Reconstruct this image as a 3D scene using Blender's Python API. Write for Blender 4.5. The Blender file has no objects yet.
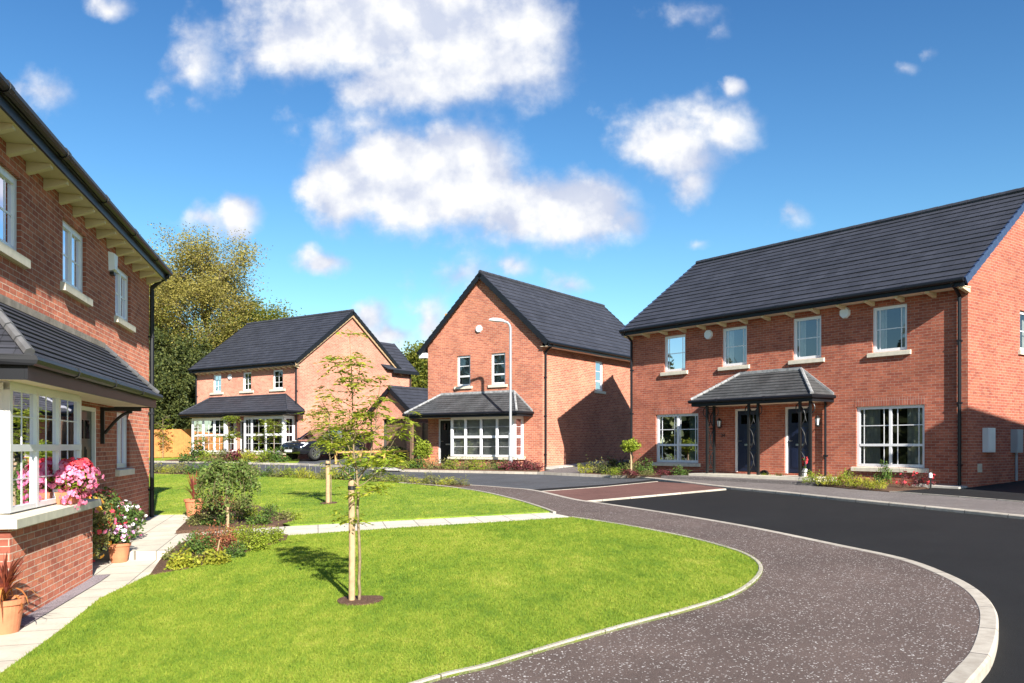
import bpy, bmesh, math, random
import numpy as np
from mathutils import Vector, Matrix
R_ = math.radians
scene = bpy.context.scene
COL = scene.collection
# ------------------------------------------------------------------ terrain and camera model
FPX, CXP, HYP, CAMH = 840.0, 512.0, 445.0, 1.911
def gz(X, Y):
    Yc = min(Y, 60.0)
    return .0178*max(min(X, 60), -60) + .0304*Yc - .12*math.exp(-((X-2)**2+(Y-35)**2)/128.)
def gzn(X, Y):
    return .0178*np.clip(X, -60, 60) + .0304*np.minimum(Y, 60) - .12*np.exp(-((X-2)**2+(Y-35)**2)/128.)
def at(x, y, dz=0.0):
    """ground point (X, Y) seen at a place of the survey photograph"""
    a = (x-CXP)/FPX; b = (y-HYP)/FPX
    lo, hi = 1.0, 90.0
    for _ in range(50):
        m = (lo+hi)/2
        if CAMH-b*m-gz(a*m, m)-dz > 0: lo = m
        else: hi = m
    return (a*lo, lo)
# ------------------------------------------------------------------ materials
def nodes_of(name):
    m = bpy.data.materials.new(name); m.use_nodes = True
    nt = m.node_tree; b = nt.nodes['Principled BSDF']
    return m, nt, b
def N(nt, t, **kw):
    n = nt.nodes.new(t)
    for k, v in kw.items(): setattr(n, k, v)
    return n
def uvn(nt):
    return N(nt, 'ShaderNodeUVMap').outputs['UV']
def objn(nt):
    return N(nt, 'ShaderNodeNewGeometry').outputs['Position']
def noise(nt, vec, scale, detail=3, rough=.55, mapscale=None):
    n = N(nt, 'ShaderNodeTexNoise'); n.inputs['Scale'].default_value = scale
    n.inputs['Detail'].default_value = detail; n.inputs['Roughness'].default_value = rough
    if mapscale:
        mp = N(nt, 'ShaderNodeMapping'); mp.inputs['Scale'].default_value = mapscale
        nt.links.new(vec, mp.inputs['Vector']); vec = mp.outputs['Vector']
    nt.links.new(vec, n.inputs['Vector'])
    return n.outputs['Fac']
def ramp(nt, fac, stops):
    r = N(nt, 'ShaderNodeValToRGB'); e = r.color_ramp.elements
    while len(e) < len(stops): e.new(.5)
    for i, (p, c) in enumerate(stops):
        e[i].position = p; e[i].color = (c[0], c[1], c[2], 1) if not isinstance(c, (int, float)) else (c, c, c, 1)
    nt.links.new(fac, r.inputs['Fac'])
    return r.outputs['Color']
def mix(nt, a, b, fac, mode='MIX'):
    m = N(nt, 'ShaderNodeMix', data_type='RGBA', blend_type=mode)
    def put(sock, v):
        if hasattr(v, 'links') or hasattr(v, 'is_linked'): nt.links.new(v, sock)
        elif isinstance(v, (int, float)): sock.default_value = v
        else: sock.default_value = (v[0], v[1], v[2], 1)
    put(m.inputs[0], fac); put(m.inputs[6], a); put(m.inputs[7], b)
    return m.outputs[2]
def math_n(nt, op, a, b=0.0, c=None, clamp=False):
    m = N(nt, 'ShaderNodeMath', operation=op, use_clamp=clamp)
    for i, v in enumerate((a, b, c)):
        if v is None: continue
        if isinstance(v, (int, float)): m.inputs[i].default_value = v
        else: nt.links.new(v, m.inputs[i])
    return m.outputs[0]
def bump(nt, b, h, strength=.3, dist=.01):
    n = N(nt, 'ShaderNodeBump'); n.inputs['Strength'].default_value = strength
    n.inputs['Distance'].default_value = dist
    nt.links.new(h, n.inputs['Height']); nt.links.new(n.outputs['Normal'], b.inputs['Normal'])
def plain(name, col, rough=.6, metal=0., var=.12, scale=3., bmp=0., spec=None):
    m, nt, b = nodes_of(name)
    p = objn(nt); f = noise(nt, p, scale, 4)
    lo = [c*(1-var) for c in col]; hi = [min(1, c*(1+var)) for c in col]
    nt.links.new(ramp(nt, f, [(.3, lo), (.7, hi)]), b.inputs['Base Color'])
    b.inputs['Roughness'].default_value = rough; b.inputs['Metallic'].default_value = metal
    if spec is not None: b.inputs['Specular IOR Level'].default_value = spec
    if bmp: bump(nt, b, noise(nt, p, scale*12, 3), .5, bmp)
    return m
def brick(name, c1, c2, mort, swap=False, dirt=.27):
    m, nt, b = nodes_of(name)
    uv = uvn(nt)
    if swap:
        sx = N(nt, 'ShaderNodeSeparateXYZ'); nt.links.new(uv, sx.inputs[0])
        cx = N(nt, 'ShaderNodeCombineXYZ'); nt.links.new(sx.outputs[1], cx.inputs[0]); nt.links.new(sx.outputs[0], cx.inputs[1])
        uv = cx.outputs[0]
    t = N(nt, 'ShaderNodeTexBrick'); nt.links.new(uv, t.inputs['Vector'])
    t.offset = 0.5 if not swap else 0.0
    t.inputs['Scale'].default_value = 1; t.inputs['Brick Width'].default_value = .225
    t.inputs['Row Height'].default_value = .075; t.inputs['Mortar Size'].default_value = .0055
    t.inputs['Mortar Smooth'].default_value = .2; t.inputs['Bias'].default_value = -.15
    t.inputs['Color1'].default_value = (*c1, 1); t.inputs['Color2'].default_value = (*c2, 1)
    t.inputs['Mortar'].default_value = (*mort, 1)
    p = objn(nt)
    big = ramp(nt, noise(nt, p, .7, 6, .7), [(.3, 1-dirt), (.7, 1.14)])
    fine = ramp(nt, noise(nt, uv, 9, 3, .7, (1, 2.6, 1)), [(.25, .72), (.75, 1.25)])
    c = mix(nt, t.outputs['Color'], big, 1, 'MULTIPLY'); c = mix(nt, c, fine, 1, 'MULTIPLY')
    nt.links.new(c, b.inputs['Base Color']); b.inputs['Roughness'].default_value = .9; b.inputs['Diffuse Roughness'].default_value = 1.0
    b.inputs['Specular IOR Level'].default_value = .2
    h = mix(nt, math_n(nt, 'SUBTRACT', 1, t.outputs['Fac']), noise(nt, p, 60, 2), .25)
    bump(nt, b, h, .6, .006)
    return m
M = {}
M['brick'] = brick('red_brick', (.50, .185, .11), (.34, .105, .07), (.50, .40, .31))
M['brick_l'] = brick('brown_red_brick', (.43, .15, .09), (.27, .08, .055), (.46, .36, .28))
M['brick_r'] = brick('red_brick_deep', (.47, .15, .09), (.31, .085, .058), (.44, .31, .24))
M['brick_far'] = brick('orange_brick', (.55, .235, .16), (.42, .16, .11), (.58, .43, .35))
M['soldier'] = brick('soldier_brick', (.45, .15, .095), (.33, .095, .065), (.46, .34, .28), True)
def tile_mat(name, c, width=.33, streak=.22):
    m, nt, b = nodes_of(name)
    uv = uvn(nt)
    t = N(nt, 'ShaderNodeTexBrick'); nt.links.new(uv, t.inputs['Vector']); t.offset = .5
    t.inputs['Scale'].default_value = 1; t.inputs['Brick Width'].default_value = width
    t.inputs['Row Height'].default_value = .29; t.inputs['Mortar Size'].default_value = .004
    t.inputs['Color1'].default_value = (*[v*1.12 for v in c], 1); t.inputs['Color2'].default_value = (*[v*.85 for v in c], 1)
    t.inputs['Mortar'].default_value = (*[v*.35 for v in c], 1)
    p = objn(nt)
    f = ramp(nt, noise(nt, p, 1.4, 5, .65), [(.3, 1-streak), (.75, 1+streak)])
    cc = mix(nt, t.outputs['Color'], f, 1, 'MULTIPLY')
    sp = ramp(nt, noise(nt, p, 26, 3, .7), [(.68, 0), (.8, .3)])
    cc = mix(nt, cc, (.22, .22, .21), sp)
    nt.links.new(cc, b.inputs['Base Color']); b.inputs['Roughness'].default_value = .62
    b.inputs['Specular IOR Level'].default_value = .35
    bump(nt, b, noise(nt, p, 90, 2), .25, .004)
    return m
M['tile'] = tile_mat('dark_roof_tile', (.042, .044, .056))
M['tile_old'] = tile_mat('plain_porch_tile', (.075, .076, .078), .17, .4)
M['black'] = plain('black_plastic', (.010, .011, .014), .42, var=.1, spec=.3)
M['verge'] = plain('sky_tinted_verge', (.035, .05, .10), .22, var=.25, scale=9)  # reflected sky blue put into the base colour of the black verge caps
M['lead'] = plain('lead_flashing', (.11, .11, .115), .7, var=.3, scale=6)
M['mortar'] = plain('buff_mortar', (.36, .30, .24), .95, var=.3, scale=7, bmp=.006)
M['hip'] = plain('grey_hip_mortar', (.30, .30, .30), .9, var=.35, scale=8, bmp=.006)
M['upvc'] = plain('white_window_frame', (.80, .80, .80), .3, var=.02)
M['cream'] = plain('cream_paint', (.62, .52, .33), .6, var=.06)
M['soffit'] = plain('pale_soffit', (.70, .60, .44), .6, var=.05)
M['stone'] = plain('cream_cast_stone', (.66, .60, .48), .85, var=.10, scale=8, bmp=.002)
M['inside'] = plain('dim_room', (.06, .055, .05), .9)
M['curtain'] = plain('pale_curtain', (.60, .58, .52), .9, var=.1, scale=8)
M['curtain_g'] = plain('green_curtain', (.22, .30, .24), .9, var=.1, scale=8)
M['blind'] = plain('grey_blind', (.58, .58, .57), .9, var=.06)
M['navy'] = plain('navy_door_paint', (.012, .018, .045), .3, var=.08)
M['blackdoor'] = plain('black_door_paint', (.014, .016, .018), .3, var=.08)
M['metal'] = plain('brushed_steel', (.6, .6, .6), .3, 1.0)
M['galv'] = plain('galvanised_steel', (.40, .42, .44), .45, .3, var=.06)
M['white'] = plain('white_plastic', (.75, .76, .76), .4, var=.04)
M['greybox'] = plain('grey_plastic', (.38, .40, .42), .5, var=.05)
M['iron'] = plain('black_iron', (.012, .012, .012), .45)
M['terra'] = plain('terracotta', (.52, .19, .09), .8, var=.14, scale=10, bmp=.002)
M['soil'] = plain('dark_soil', (.05, .034, .024), .95, var=.4, scale=20, bmp=.02)
M['stake'] = plain('pale_timber', (.42, .29, .165), .8, var=.2, scale=14)
M['twig'] = plain('brown_bark', (.10, .075, .05), .9, var=.3, scale=20, bmp=.004)
M['bark'] = plain('grey_bark', (.20, .16, .11), .9, var=.35, scale=6, bmp=.02)
M['youngbark'] = plain('young_bark', (.22, .16, .09), .85, var=.25, scale=25)
M['wood_fence'] = plain('orange_fence_timber', (.46, .18, .04), .7, var=.18, scale=5)
M['rail'] = plain('golden_rail_timber', (.50, .26, .08), .7, var=.2, scale=6)
M['gatewood'] = plain('brown_gate_timber', (.17, .10, .06), .8, var=.2, scale=6)
M['carpaint'] = plain('black_car_paint', (.010, .011, .015), .12, var=.02)
M['carpaint'].node_tree.nodes['Principled BSDF'].inputs['Coat Weight'].default_value = 1
M['tyre'] = plain('tyre_rubber', (.016, .016, .016), .85)
M['alloy'] = plain('alloy_rim', (.55, .55, .57), .25, .9)
M['lampglass'] = plain('clear_lamp_lens', (.75, .78, .80), .12)
M['plate'] = plain('number_plate_white', (.78, .78, .76), .4)
def glass_mat(name, tint, refl):
    m, nt, b = nodes_of(name)
    nt.nodes.remove(b); out = nt.nodes['Material Output']
    tr = N(nt, 'ShaderNodeBsdfTransparent'); tr.inputs[0].default_value = (*tint, 1)
    gl = N(nt, 'ShaderNodeBsdfGlossy'); gl.inputs['Roughness'].default_value = .015
    gl.inputs['Color'].default_value = (.78, .78, .90, 1)
    p = objn(nt); bn = N(nt, 'ShaderNodeBump'); bn.inputs['Strength'].default_value = .15; bn.inputs['Distance'].default_value = .02
    nt.links.new(noise(nt, p, 1.1, 1), bn.inputs['Height']); nt.links.new(bn.outputs[0], gl.inputs['Normal'])
    fr = N(nt, 'ShaderNodeFresnel'); fr.inputs['IOR'].default_value = 1.5
    f = math_n(nt, 'MULTIPLY_ADD', fr.outputs[0], .9, refl, True)
    mx = N(nt, 'ShaderNodeMixShader'); nt.links.new(f, mx.inputs[0]); nt.links.new(tr.outputs[0], mx.inputs[1]); nt.links.new(gl.outputs[0], mx.inputs[2])
    nt.links.new(mx.outputs[0], out.inputs[0])
    return m
M['glass'] = glass_mat('window_glass', (.68, .71, .70), .13)
M['carglass'] = glass_mat('car_glass', (.2, .22, .24), .03)
def leafmat(name, cols, trans=.35, rough=.6):
    m, nt, b = nodes_of(name)
    g = N(nt, 'ShaderNodeNewGeometry')
    st = [(i/max(1, len(cols)-1), c) for i, c in enumerate(cols)]
    c = ramp(nt, g.outputs['Random Per Island'], st)
    nz = ramp(nt, noise(nt, g.outputs['Position'], 2.5, 2), [(.3, .8), (.7, 1.2)])
    c = mix(nt, c, nz, 1, 'MULTIPLY')
    nt.links.new(c, b.inputs['Base Color']); b.inputs['Roughness'].default_value = rough
    b.inputs['Specular IOR Level'].default_value = .25
    t = N(nt, 'ShaderNodeBsdfTranslucent'); nt.links.new(c, t.inputs[0])
    mx = N(nt, 'ShaderNodeMixShader'); mx.inputs[0].default_value = trans
    nt.links.new(b.outputs[0], mx.inputs[1]); nt.links.new(t.outputs[0], mx.inputs[2])
    nt.links.new(mx.outputs[0], nt.nodes['Material Output'].inputs[0])
    return m
M['leaf_sap'] = leafmat('sapling_leaf', [(.20, .30, .03), (.42, .46, .05), (.30, .38, .04), (.55, .50, .06)], .5)
M['leaf_big'] = leafmat('autumn_leaf', [(.19, .18, .04), (.28, .24, .06), (.36, .29, .07), (.21, .20, .045), (.38, .32, .07)], .35)
M['leaf_low'] = leafmat('green_tree_leaf', [(.06, .09, .012), (.15, .17, .02), (.22, .21, .03), (.08, .12, .015)], .35)
M['leaf_dark'] = leafmat('evergreen_leaf', [(.03, .045, .014), (.065, .085, .022), (.13, .14, .035)], .2)
M['leaf_green'] = leafmat('shrub_leaf', [(.05, .10, .02), (.09, .16, .03), (.14, .20, .04)], .3)
M['leaf_weep'] = leafmat('weeping_leaf', [(.08, .14, .03), (.14, .20, .045), (.22, .26, .07)], .3)
M['leaf_yellow'] = leafmat('yellow_leaf', [(.30, .32, .03), (.45, .42, .05), (.22, .28, .03)], .35)
M['leaf_lime'] = leafmat('lime_leaf', [(.16, .24, .02), (.26, .32, .03), (.34, .38, .05)], .35)
M['leaf_olive'] = leafmat('olive_leaf', [(.12, .14, .04), (.20, .20, .06), (.28, .26, .09), (.10, .15, .03)], .3)
M['leaf_red'] = leafmat('russet_leaf', [(.28, .07, .04), (.40, .15, .08), (.20, .14, .04)], .3)
M['leaf_plum'] = leafmat('plum_leaf', [(.12, .02, .03), (.18, .04, .05), (.09, .05, .03)], .25)
M['leaf_cordy'] = leafmat('cordyline_leaf', [(.20, .04, .03), (.30, .08, .04), (.16, .05, .05)], .25, .45)
M['leaf_cordy_o'] = leafmat('dried_cordyline_leaf', [(.55, .20, .05), (.60, .28, .08), (.45, .14, .05)], .3, .5)
M['petal_pink'] = leafmat('pink_petal', [(.78, .16, .30), (.82, .34, .48), (.70, .08, .20)], .25)
M['petal_red'] = leafmat('red_petal', [(.75, .04, .06), (.80, .10, .10), (.65, .03, .10)], .2)
M['petal_white'] = leafmat('white_petal', [(.80, .78, .74), (.85, .75, .78)], .2)
M['petal_lilac'] = leafmat('lilac_petal', [(.72, .36, .62), (.80, .50, .72), (.60, .12, .35)], .25)
M['petal_orange'] = leafmat('orange_petal', [(.85, .35, .04), (.85, .50, .06)], .25)
def grass_mat(name, blades):
    m, nt, b = nodes_of(name)
    p = objn(nt)
    a = noise(nt, p, .9, 4, .6, (1., .55, 1)); a2 = noise(nt, p, 5, 4, .65, (1, .45, 1)); a3 = noise(nt, p, 38, 2, .6)
    f = math_n(nt, 'ADD', math_n(nt, 'MULTIPLY', a, .45), math_n(nt, 'MULTIPLY', a2, .38))
    f = math_n(nt, 'ADD', f, math_n(nt, 'MULTIPLY', a3, .17))
    if blades:
        g = N(nt, 'ShaderNodeNewGeometry')
        f = math_n(nt, 'ADD', math_n(nt, 'MULTIPLY', f, .8), math_n(nt, 'MULTIPLY', g.outputs['Random Per Island'], .2))
    c = ramp(nt, f, [(.35, (.115, .21, .026)), (.465, (.205, .30, .032)), (.56, (.29, .36, .042)), (.67, (.44, .44, .085))])
    nt.links.new(c, b.inputs['Base Color']); b.inputs['Roughness'].default_value = .75
    b.inputs['Specular IOR Level'].default_value = .12
    if blades:
        t = N(nt, 'ShaderNodeBsdfTranslucent'); nt.links.new(c, t.inputs[0])
        mx = N(nt, 'ShaderNodeMixShader'); mx.inputs[0].default_value = .4
        nt.links.new(b.outputs[0], mx.inputs[1]); nt.links.new(t.outputs[0], mx.inputs[2])
        nt.links.new(mx.outputs[0], nt.nodes['Material Output'].inputs[0])
    else:
        bump(nt, b, a3, 1, .03)
    return m
M['grass'] = grass_mat('lawn_turf', False); M['blade'] = grass_mat('grass_blade', True)
def asphalt(name, c, chips=0., chipcol=(.7, .66, .62), grain=1.):
    m, nt, b = nodes_of(name)
    p = objn(nt)
    f = noise(nt, p, 110, 2, .7); g = noise(nt, p, .8, 6, .7)
    col = mix(nt, ramp(nt, f, [(.3, [v*(1-.45*grain) for v in c]), (.7, [v*(1+.6*grain) for v in c])]), ramp(nt, g, [(.3, .76), (.7, 1.24)]), 1, 'MULTIPLY')
    if chips:
        v = N(nt, 'ShaderNodeTexVoronoi'); v.inputs['Scale'].default_value = 44; nt.links.new(p, v.inputs['Vector'])
        sep = N(nt, 'ShaderNodeSeparateColor'); nt.links.new(v.outputs['Color'], sep.inputs[0])
        dens = ramp(nt, noise(nt, p, 1.3, 3, .6), [(.35, chips*.35), (.7, chips*1.5)])
        pick = math_n(nt, 'LESS_THAN', sep.outputs[0], dens)
        siz = math_n(nt, 'MULTIPLY_ADD', sep.outputs[1], .30, .12)
        near = math_n(nt, 'LESS_THAN', v.outputs['Distance'], siz)
        col = mix(nt, col, chipcol, math_n(nt, 'MULTIPLY', pick, near))
        v2 = N(nt, 'ShaderNodeTexVoronoi'); v2.inputs['Scale'].default_value = 85; nt.links.new(p, v2.inputs['Vector'])
        s2 = N(nt, 'ShaderNodeSeparateColor'); nt.links.new(v2.outputs['Color'], s2.inputs[0])
        pk = math_n(nt, 'LESS_THAN', s2.outputs[0], chips*.55)
        col = mix(nt, col, [q*.75 for q in chipcol], math_n(nt, 'MULTIPLY', pk, .8))
    nt.links.new(col, b.inputs['Base Color']); b.inputs['Roughness'].default_value = .88
    b.inputs['Specular IOR Level'].default_value = .25
    bump(nt, b, f, .7, .008)
    return m
M['road'] = asphalt('fresh_black_asphalt', (.012, .012, .0125))
M['road_far'] = asphalt('worn_asphalt', (.075, .078, .085))
M['foot'] = asphalt('chipped_footway_asphalt', (.108, .079, .068), .08)
M['foot_far'] = asphalt('grey_footway_asphalt', (.15, .13, .122), .10, (.45, .42, .4))
M['table'] = asphalt('red_paviour', (.15, .075, .062), 0, grain=.8)
M['gravel'] = asphalt('slate_gravel', (.24, .20, .21), .25, (.45, .40, .42), 1.6)
M['mulch'] = asphalt('bark_mulch', (.10, .055, .035), .12, (.30, .20, .13), 1.6)
def paving(name, c, w, h, rot=0.):
    m, nt, b = nodes_of(name)
    p = objn(nt)
    mp = N(nt, 'ShaderNodeMapping'); mp.inputs['Rotation'].default_value = (0, 0, rot); nt.links.new(p, mp.inputs['Vector'])
    t = N(nt, 'ShaderNodeTexBrick'); nt.links.new(mp.outputs[0], t.inputs['Vector']); t.offset = .0
    t.inputs['Scale'].default_value = 1; t.inputs['Brick Width'].default_value = w; t.inputs['Row Height'].default_value = h
    t.inputs['Mortar Size'].default_value = .008
    t.inputs['Color1'].default_value = (*[v*1.05 for v in c], 1); t.inputs['Color2'].default_value = (*[v*.93 for v in c], 1)
    t.inputs['Mortar'].default_value = (*[v*.32 for v in c], 1)
    f = ramp(nt, noise(nt, p, 2.2, 6, .7), [(.3, .78), (.7, 1.08)])
    s = ramp(nt, noise(nt, p, 40, 2), [(.3, .94), (.7, 1.05)])
    nt.links.new(mix(nt, mix(nt, t.outputs['Color'], f, 1, 'MULTIPLY'), s, 1, 'MULTIPLY'), b.inputs['Base Color'])
    b.inputs['Roughness'].default_value = .85
    bump(nt, b, noise(nt, p, 60, 2), .3, .003)
    return m
M['paving'] = paving('cream_flagstones', (.66, .60, .49), .6, .6, R_(-13))
M['slab'] = paving('concrete_slab', (.55, .51, .45), .9, .9, R_(20))
def kerbmat():
    m, nt, b = nodes_of('pale_kerb_stone')
    uv = uvn(nt); sx = N(nt, 'ShaderNodeSeparateXYZ'); nt.links.new(uv, sx.inputs[0])
    fr = math_n(nt, 'FRACT', math_n(nt, 'DIVIDE', sx.outputs[0], .914))
    j = math_n(nt, 'LESS_THAN', fr, .018)
    cell = N(nt, 'ShaderNodeTexWhiteNoise', noise_dimensions='1D')
    nt.links.new(math_n(nt, 'FLOOR', math_n(nt, 'DIVIDE', sx.outputs[0], .914)), cell.inputs['W'])
    p = objn(nt)
    c = ramp(nt, noise(nt, p, 7, 5, .7), [(.3, (.36, .31, .25)), (.7, (.52, .47, .39))])
    c = mix(nt, c, ramp(nt, cell.outputs['Value'], [(0, .85), (1, 1.1)]), 1, 'MULTIPLY')
    c = mix(nt, c, (.12, .10, .09), j)
    nt.links.new(c, b.inputs['Base Color']); b.inputs['Roughness'].default_value = .85
    bump(nt, b, noise(nt, p, 80, 2), .3, .003)
    return m
M['kerb'] = kerbmat()
M['terrain'] = plain('rough_ground', (.09, .10, .045), .95, var=.4, scale=.6)

# ------------------------------------------------------------------ mesh builder
class MB:
    def __init__(s): s.v = []; s.f = []; s.m = []; s.uv = {}
    def add(s, pts, faces, mat=0):
        b = len(s.v); s.v += [tuple(p) for p in pts]
        for f in faces: s.f.append([b+i for i in f]); s.m.append(mat)
    def poly(s, pts, mat=0, uv=None):
        s.add(pts, [list(range(len(pts)))], mat)
        if uv: s.uv[len(s.f)-1] = uv
    def hexa(s, a, mat=0):   # a: 8 points, bottom four then top four
        s.add(a, [(0, 3, 2, 1), (4, 5, 6, 7), (0, 1, 5, 4), (1, 2, 6, 5), (2, 3, 7, 6), (3, 0, 4, 7)], mat)
    def box(s, F, u0, u1, w0, w1, z0, z1, mat=0):
        s.hexa([F(u0, w0, z0), F(u1, w0, z0), F(u1, w1, z0), F(u0, w1, z0), F(u0, w0, z1), F(u1, w0, z1), F(u1, w1, z1), F(u0, w1, z1)], mat)
    def beam(s, p, q, side, up, mat=0):
        p, q, side, up = map(Vector, (p, q, side, up))
        s.hexa([p-side-up, q-side-up, q+side-up, p+side-up, p-side+up, q-side+up, q+side+up, p+side+up], mat)
    def tube(s, path, radii, n=8, mat=0, cap=True):
        path = [Vector(p) for p in path]
        if isinstance(radii, (int, float)): radii = [radii]*len(path)
        b = len(s.v); prev = None
        for i, p in enumerate(path):
            d = (path[min(i+1, len(path)-1)]-path[max(i-1, 0)])
            if d.length < 1e-9: d = Vector((0, 0, 1))
            d.normalize()
            ref = prev if prev is not None else (Vector((1, 0, 0)) if abs(d.z) > .7 else Vector((0, 0, 1)))
            a = ref - d*ref.dot(d)
            if a.length < 1e-6: a = Vector((0, 1, 0)) - d*d.y
            a.normalize(); prev = a; c = d.cross(a)
            for k in range(n):
                t = 2*math.pi*k/n
                s.v.append(tuple(p + (a*math.cos(t)+c*math.sin(t))*radii[i]))
        for i in range(len(path)-1):
            for k in range(n):
                k2 = (k+1) % n
                s.f.append([b+i*n+k, b+i*n+k2, b+(i+1)*n+k2, b+(i+1)*n+k]); s.m.append(mat)
        if cap:
            s.f.append([b+k for k in range(n)][::-1]); s.m.append(mat)
            s.f.append([b+(len(path)-1)*n+k for k in range(n)]); s.m.append(mat)
    def lathe(s, c, prof, n=20, mat=0):     # prof: list of (r, z)
        b = len(s.v)
        for r, z in prof:
            for k in range(n):
                t = 2*math.pi*k/n; s.v.append((c[0]+r*math.cos(t), c[1]+r*math.sin(t), c[2]+z))
        for i in range(len(prof)-1):
            for k in range(n):
                k2 = (k+1) % n
                s.f.append([b+i*n+k, b+i*n+k2, b+(i+1)*n+k2, b+(i+1)*n+k]); s.m.append(mat)
    def build(s, name, mats, parent=None, origin=None, smooth=False, recalc=True):
        if parent is not None and origin is None: origin = parent.get('_o', (0, 0, 0))
        if origin is None: origin = (0, 0, 0)
        O = Vector(origin)
        me = bpy.data.meshes.new(name)
        me.from_pydata([tuple(Vector(p)-O) for p in s.v], [], s.f)
        if not isinstance(mats, (list, tuple)): mats = [mats]
        for m in mats: me.materials.append(m)
        me.polygons.foreach_set('material_index', s.m)
        if recalc:
            bm = bmesh.new(); bm.from_mesh(me); bmesh.ops.recalc_face_normals(bm, faces=bm.faces); bm.to_mesh(me); bm.free()
        uvl = me.uv_layers.new(name='UVMap')
        for pi, p in enumerate(me.polygons):
            if pi in s.uv and not recalc:
                for li, q in zip(p.loop_indices, s.uv[pi]): uvl.data[li].uv = q
                continue
            n = p.normal.copy()
            if abs(n.z) > .985: t = Vector((1, 0, 0)); sv = Vector((0, 1, 0))
            else:
                if n.x+.01*n.y < 0: n = -n
                t = Vector((0, 0, 1)).cross(n).normalized(); sv = n.cross(t)
            for li in p.loop_indices:
                q = me.vertices[me.loops[li].vertex_index].co + O
                uvl.data[li].uv = (q.dot(t), q.dot(sv))
        if smooth: me.polygons.foreach_set('use_smooth', [True]*len(me.polygons))
        me.update()
        o = bpy.data.objects.new(name, me); COL.objects.link(o)
        if parent is not None: o.parent = parent; o['_o'] = tuple(origin)
        else: o.location = O; o['_o'] = tuple(origin)
        return o
def tag(o, label=None, cat=None, group=None, kind=None):
    if label: o['label'] = label
    if cat: o['category'] = cat
    if group: o['group'] = group
    if kind: o['kind'] = kind
    return o
def empty(name, loc, label=None, cat=None, group=None):
    e = bpy.data.objects.new(name, None); COL.objects.link(e); e.location = loc; e['_o'] = tuple(loc)
    e.empty_display_size = .2
    return tag(e, label, cat, group)
def copy_thing(o, loc, rz=0., sc=1., label=None, group=None):
    c = o.copy(); COL.objects.link(c); c.location = loc; c.rotation_euler = (0, 0, rz); c.scale = (sc, sc, sc)
    if label: c['label'] = label
    if group: c['group'] = group
    for ch in list(o.children):
        d = ch.copy(); COL.objects.link(d); d.parent = c
        for g in list(ch.children):
            e = g.copy(); COL.objects.link(e); e.parent = d
    return c
ORD = ['leftmost', 'second from the left', 'third from the left', 'fourth from the left', 'fifth from the left', 'sixth from the left', 'seventh from the left', 'eighth from the left', 'ninth from the left', 'tenth from the left', 'eleventh from the left', 'twelfth from the left', 'thirteenth from the left', 'fourteenth from the left', 'fifteenth from the left', 'sixteenth from the left', 'seventeenth from the left', 'eighteenth from the left']
class Frame:
    def __init__(s, X, Y, d, right=False):
        l = math.hypot(*d); s.d = (d[0]/l, d[1]/l); s.X, s.Y = X, Y
        s.n = (-s.d[1], s.d[0])     # outward normal of the front
    def __call__(s, u, w, z):
        return Vector((s.X+u*s.d[0]+w*s.n[0], s.Y+u*s.d[1]+w*s.n[1], z))
    def side(s, u=0., flip=False):
        """frame on the end wall at u; its own u runs back into the plot"""
        f = Frame.__new__(Frame); p = s(u, 0, 0); f.X, f.Y = p.x, p.y
        f.d = (-s.n[0], -s.n[1]); f.n = (-s.d[0], -s.d[1]) if not flip else (s.d[0], s.d[1])
        return f
    def vec(s, u, w, z=0): return Vector((u*s.d[0]+w*s.n[0], u*s.d[1]+w*s.n[1], z))

# ------------------------------------------------------------------ sheets on the terrain
def smooth_line(pts, n=6, closed=False):
    out = []; L = len(pts)
    for i in range(L if closed else L-1):
        p0 = pts[(i-1) % L] if closed else pts[max(i-1, 0)]
        p1 = pts[i]; p2 = pts[(i+1) % L]; p3 = pts[(i+2) % L] if closed else pts[min(i+2, L-1)]
        for k in range(n):
            t = k/n
            out.append(tuple(.5*((2*p1[j])+(-p0[j]+p2[j])*t+(2*p0[j]-5*p1[j]+4*p2[j]-p3[j])*t*t+(-p0[j]+3*p1[j]-3*p2[j]+p3[j])*t**3) for j in (0, 1)))
    if not closed: out.append(pts[-1])
    return out
def sheet(name, pts, dz, m, skirt=0., cell=2., zf=None):
    bm = bmesh.new()
    vs = [bm.verts.new((p[0], p[1], 0)) for p in pts]
    f = bm.faces.new(vs); bmesh.ops.triangulate(bm, faces=[f])
    xs = [p[0] for p in pts]; ys = [p[1] for p in pts]
    x = math.ceil(min(xs)/cell)*cell
    while x < max(xs):
        bmesh.ops.bisect_plane(bm, geom=bm.verts[:]+bm.edges[:]+bm.faces[:], plane_co=(x, 0, 0), plane_no=(1, 0, 0)); x += cell
    y = math.ceil(min(ys)/cell)*cell
    while y < max(ys):
        bmesh.ops.bisect_plane(bm, geom=bm.verts[:]+bm.edges[:]+bm.faces[:], plane_co=(0, y, 0), plane_no=(0, 1, 0)); y += cell
    zf = zf or (lambda X, Y: gz(X, Y)+dz)
    for v in bm.verts: v.co.z = zf(v.co.x, v.co.y)
    bmesh.ops.recalc_face_normals(bm, faces=bm.faces)
    if bm.faces[:] and sum(q.normal.z for q in bm.faces) < 0: bmesh.ops.reverse_faces(bm, faces=bm.faces)
    if skirt:
        be = [e for e in bm.edges if len(e.link_faces) == 1]
        r = bmesh.ops.extrude_edge_only(bm, edges=be)
        for v in [g for g in r['geom'] if isinstance(g, bmesh.types.BMVert)]: v.co.z -= skirt
    me = bpy.data.meshes.new(name); bm.to_mesh(me); bm.free(); me.materials.append(m)
    o = bpy.data.objects.new(name, me); COL.objects.link(o)
    tag(o, kind='structure')
    return o
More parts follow.
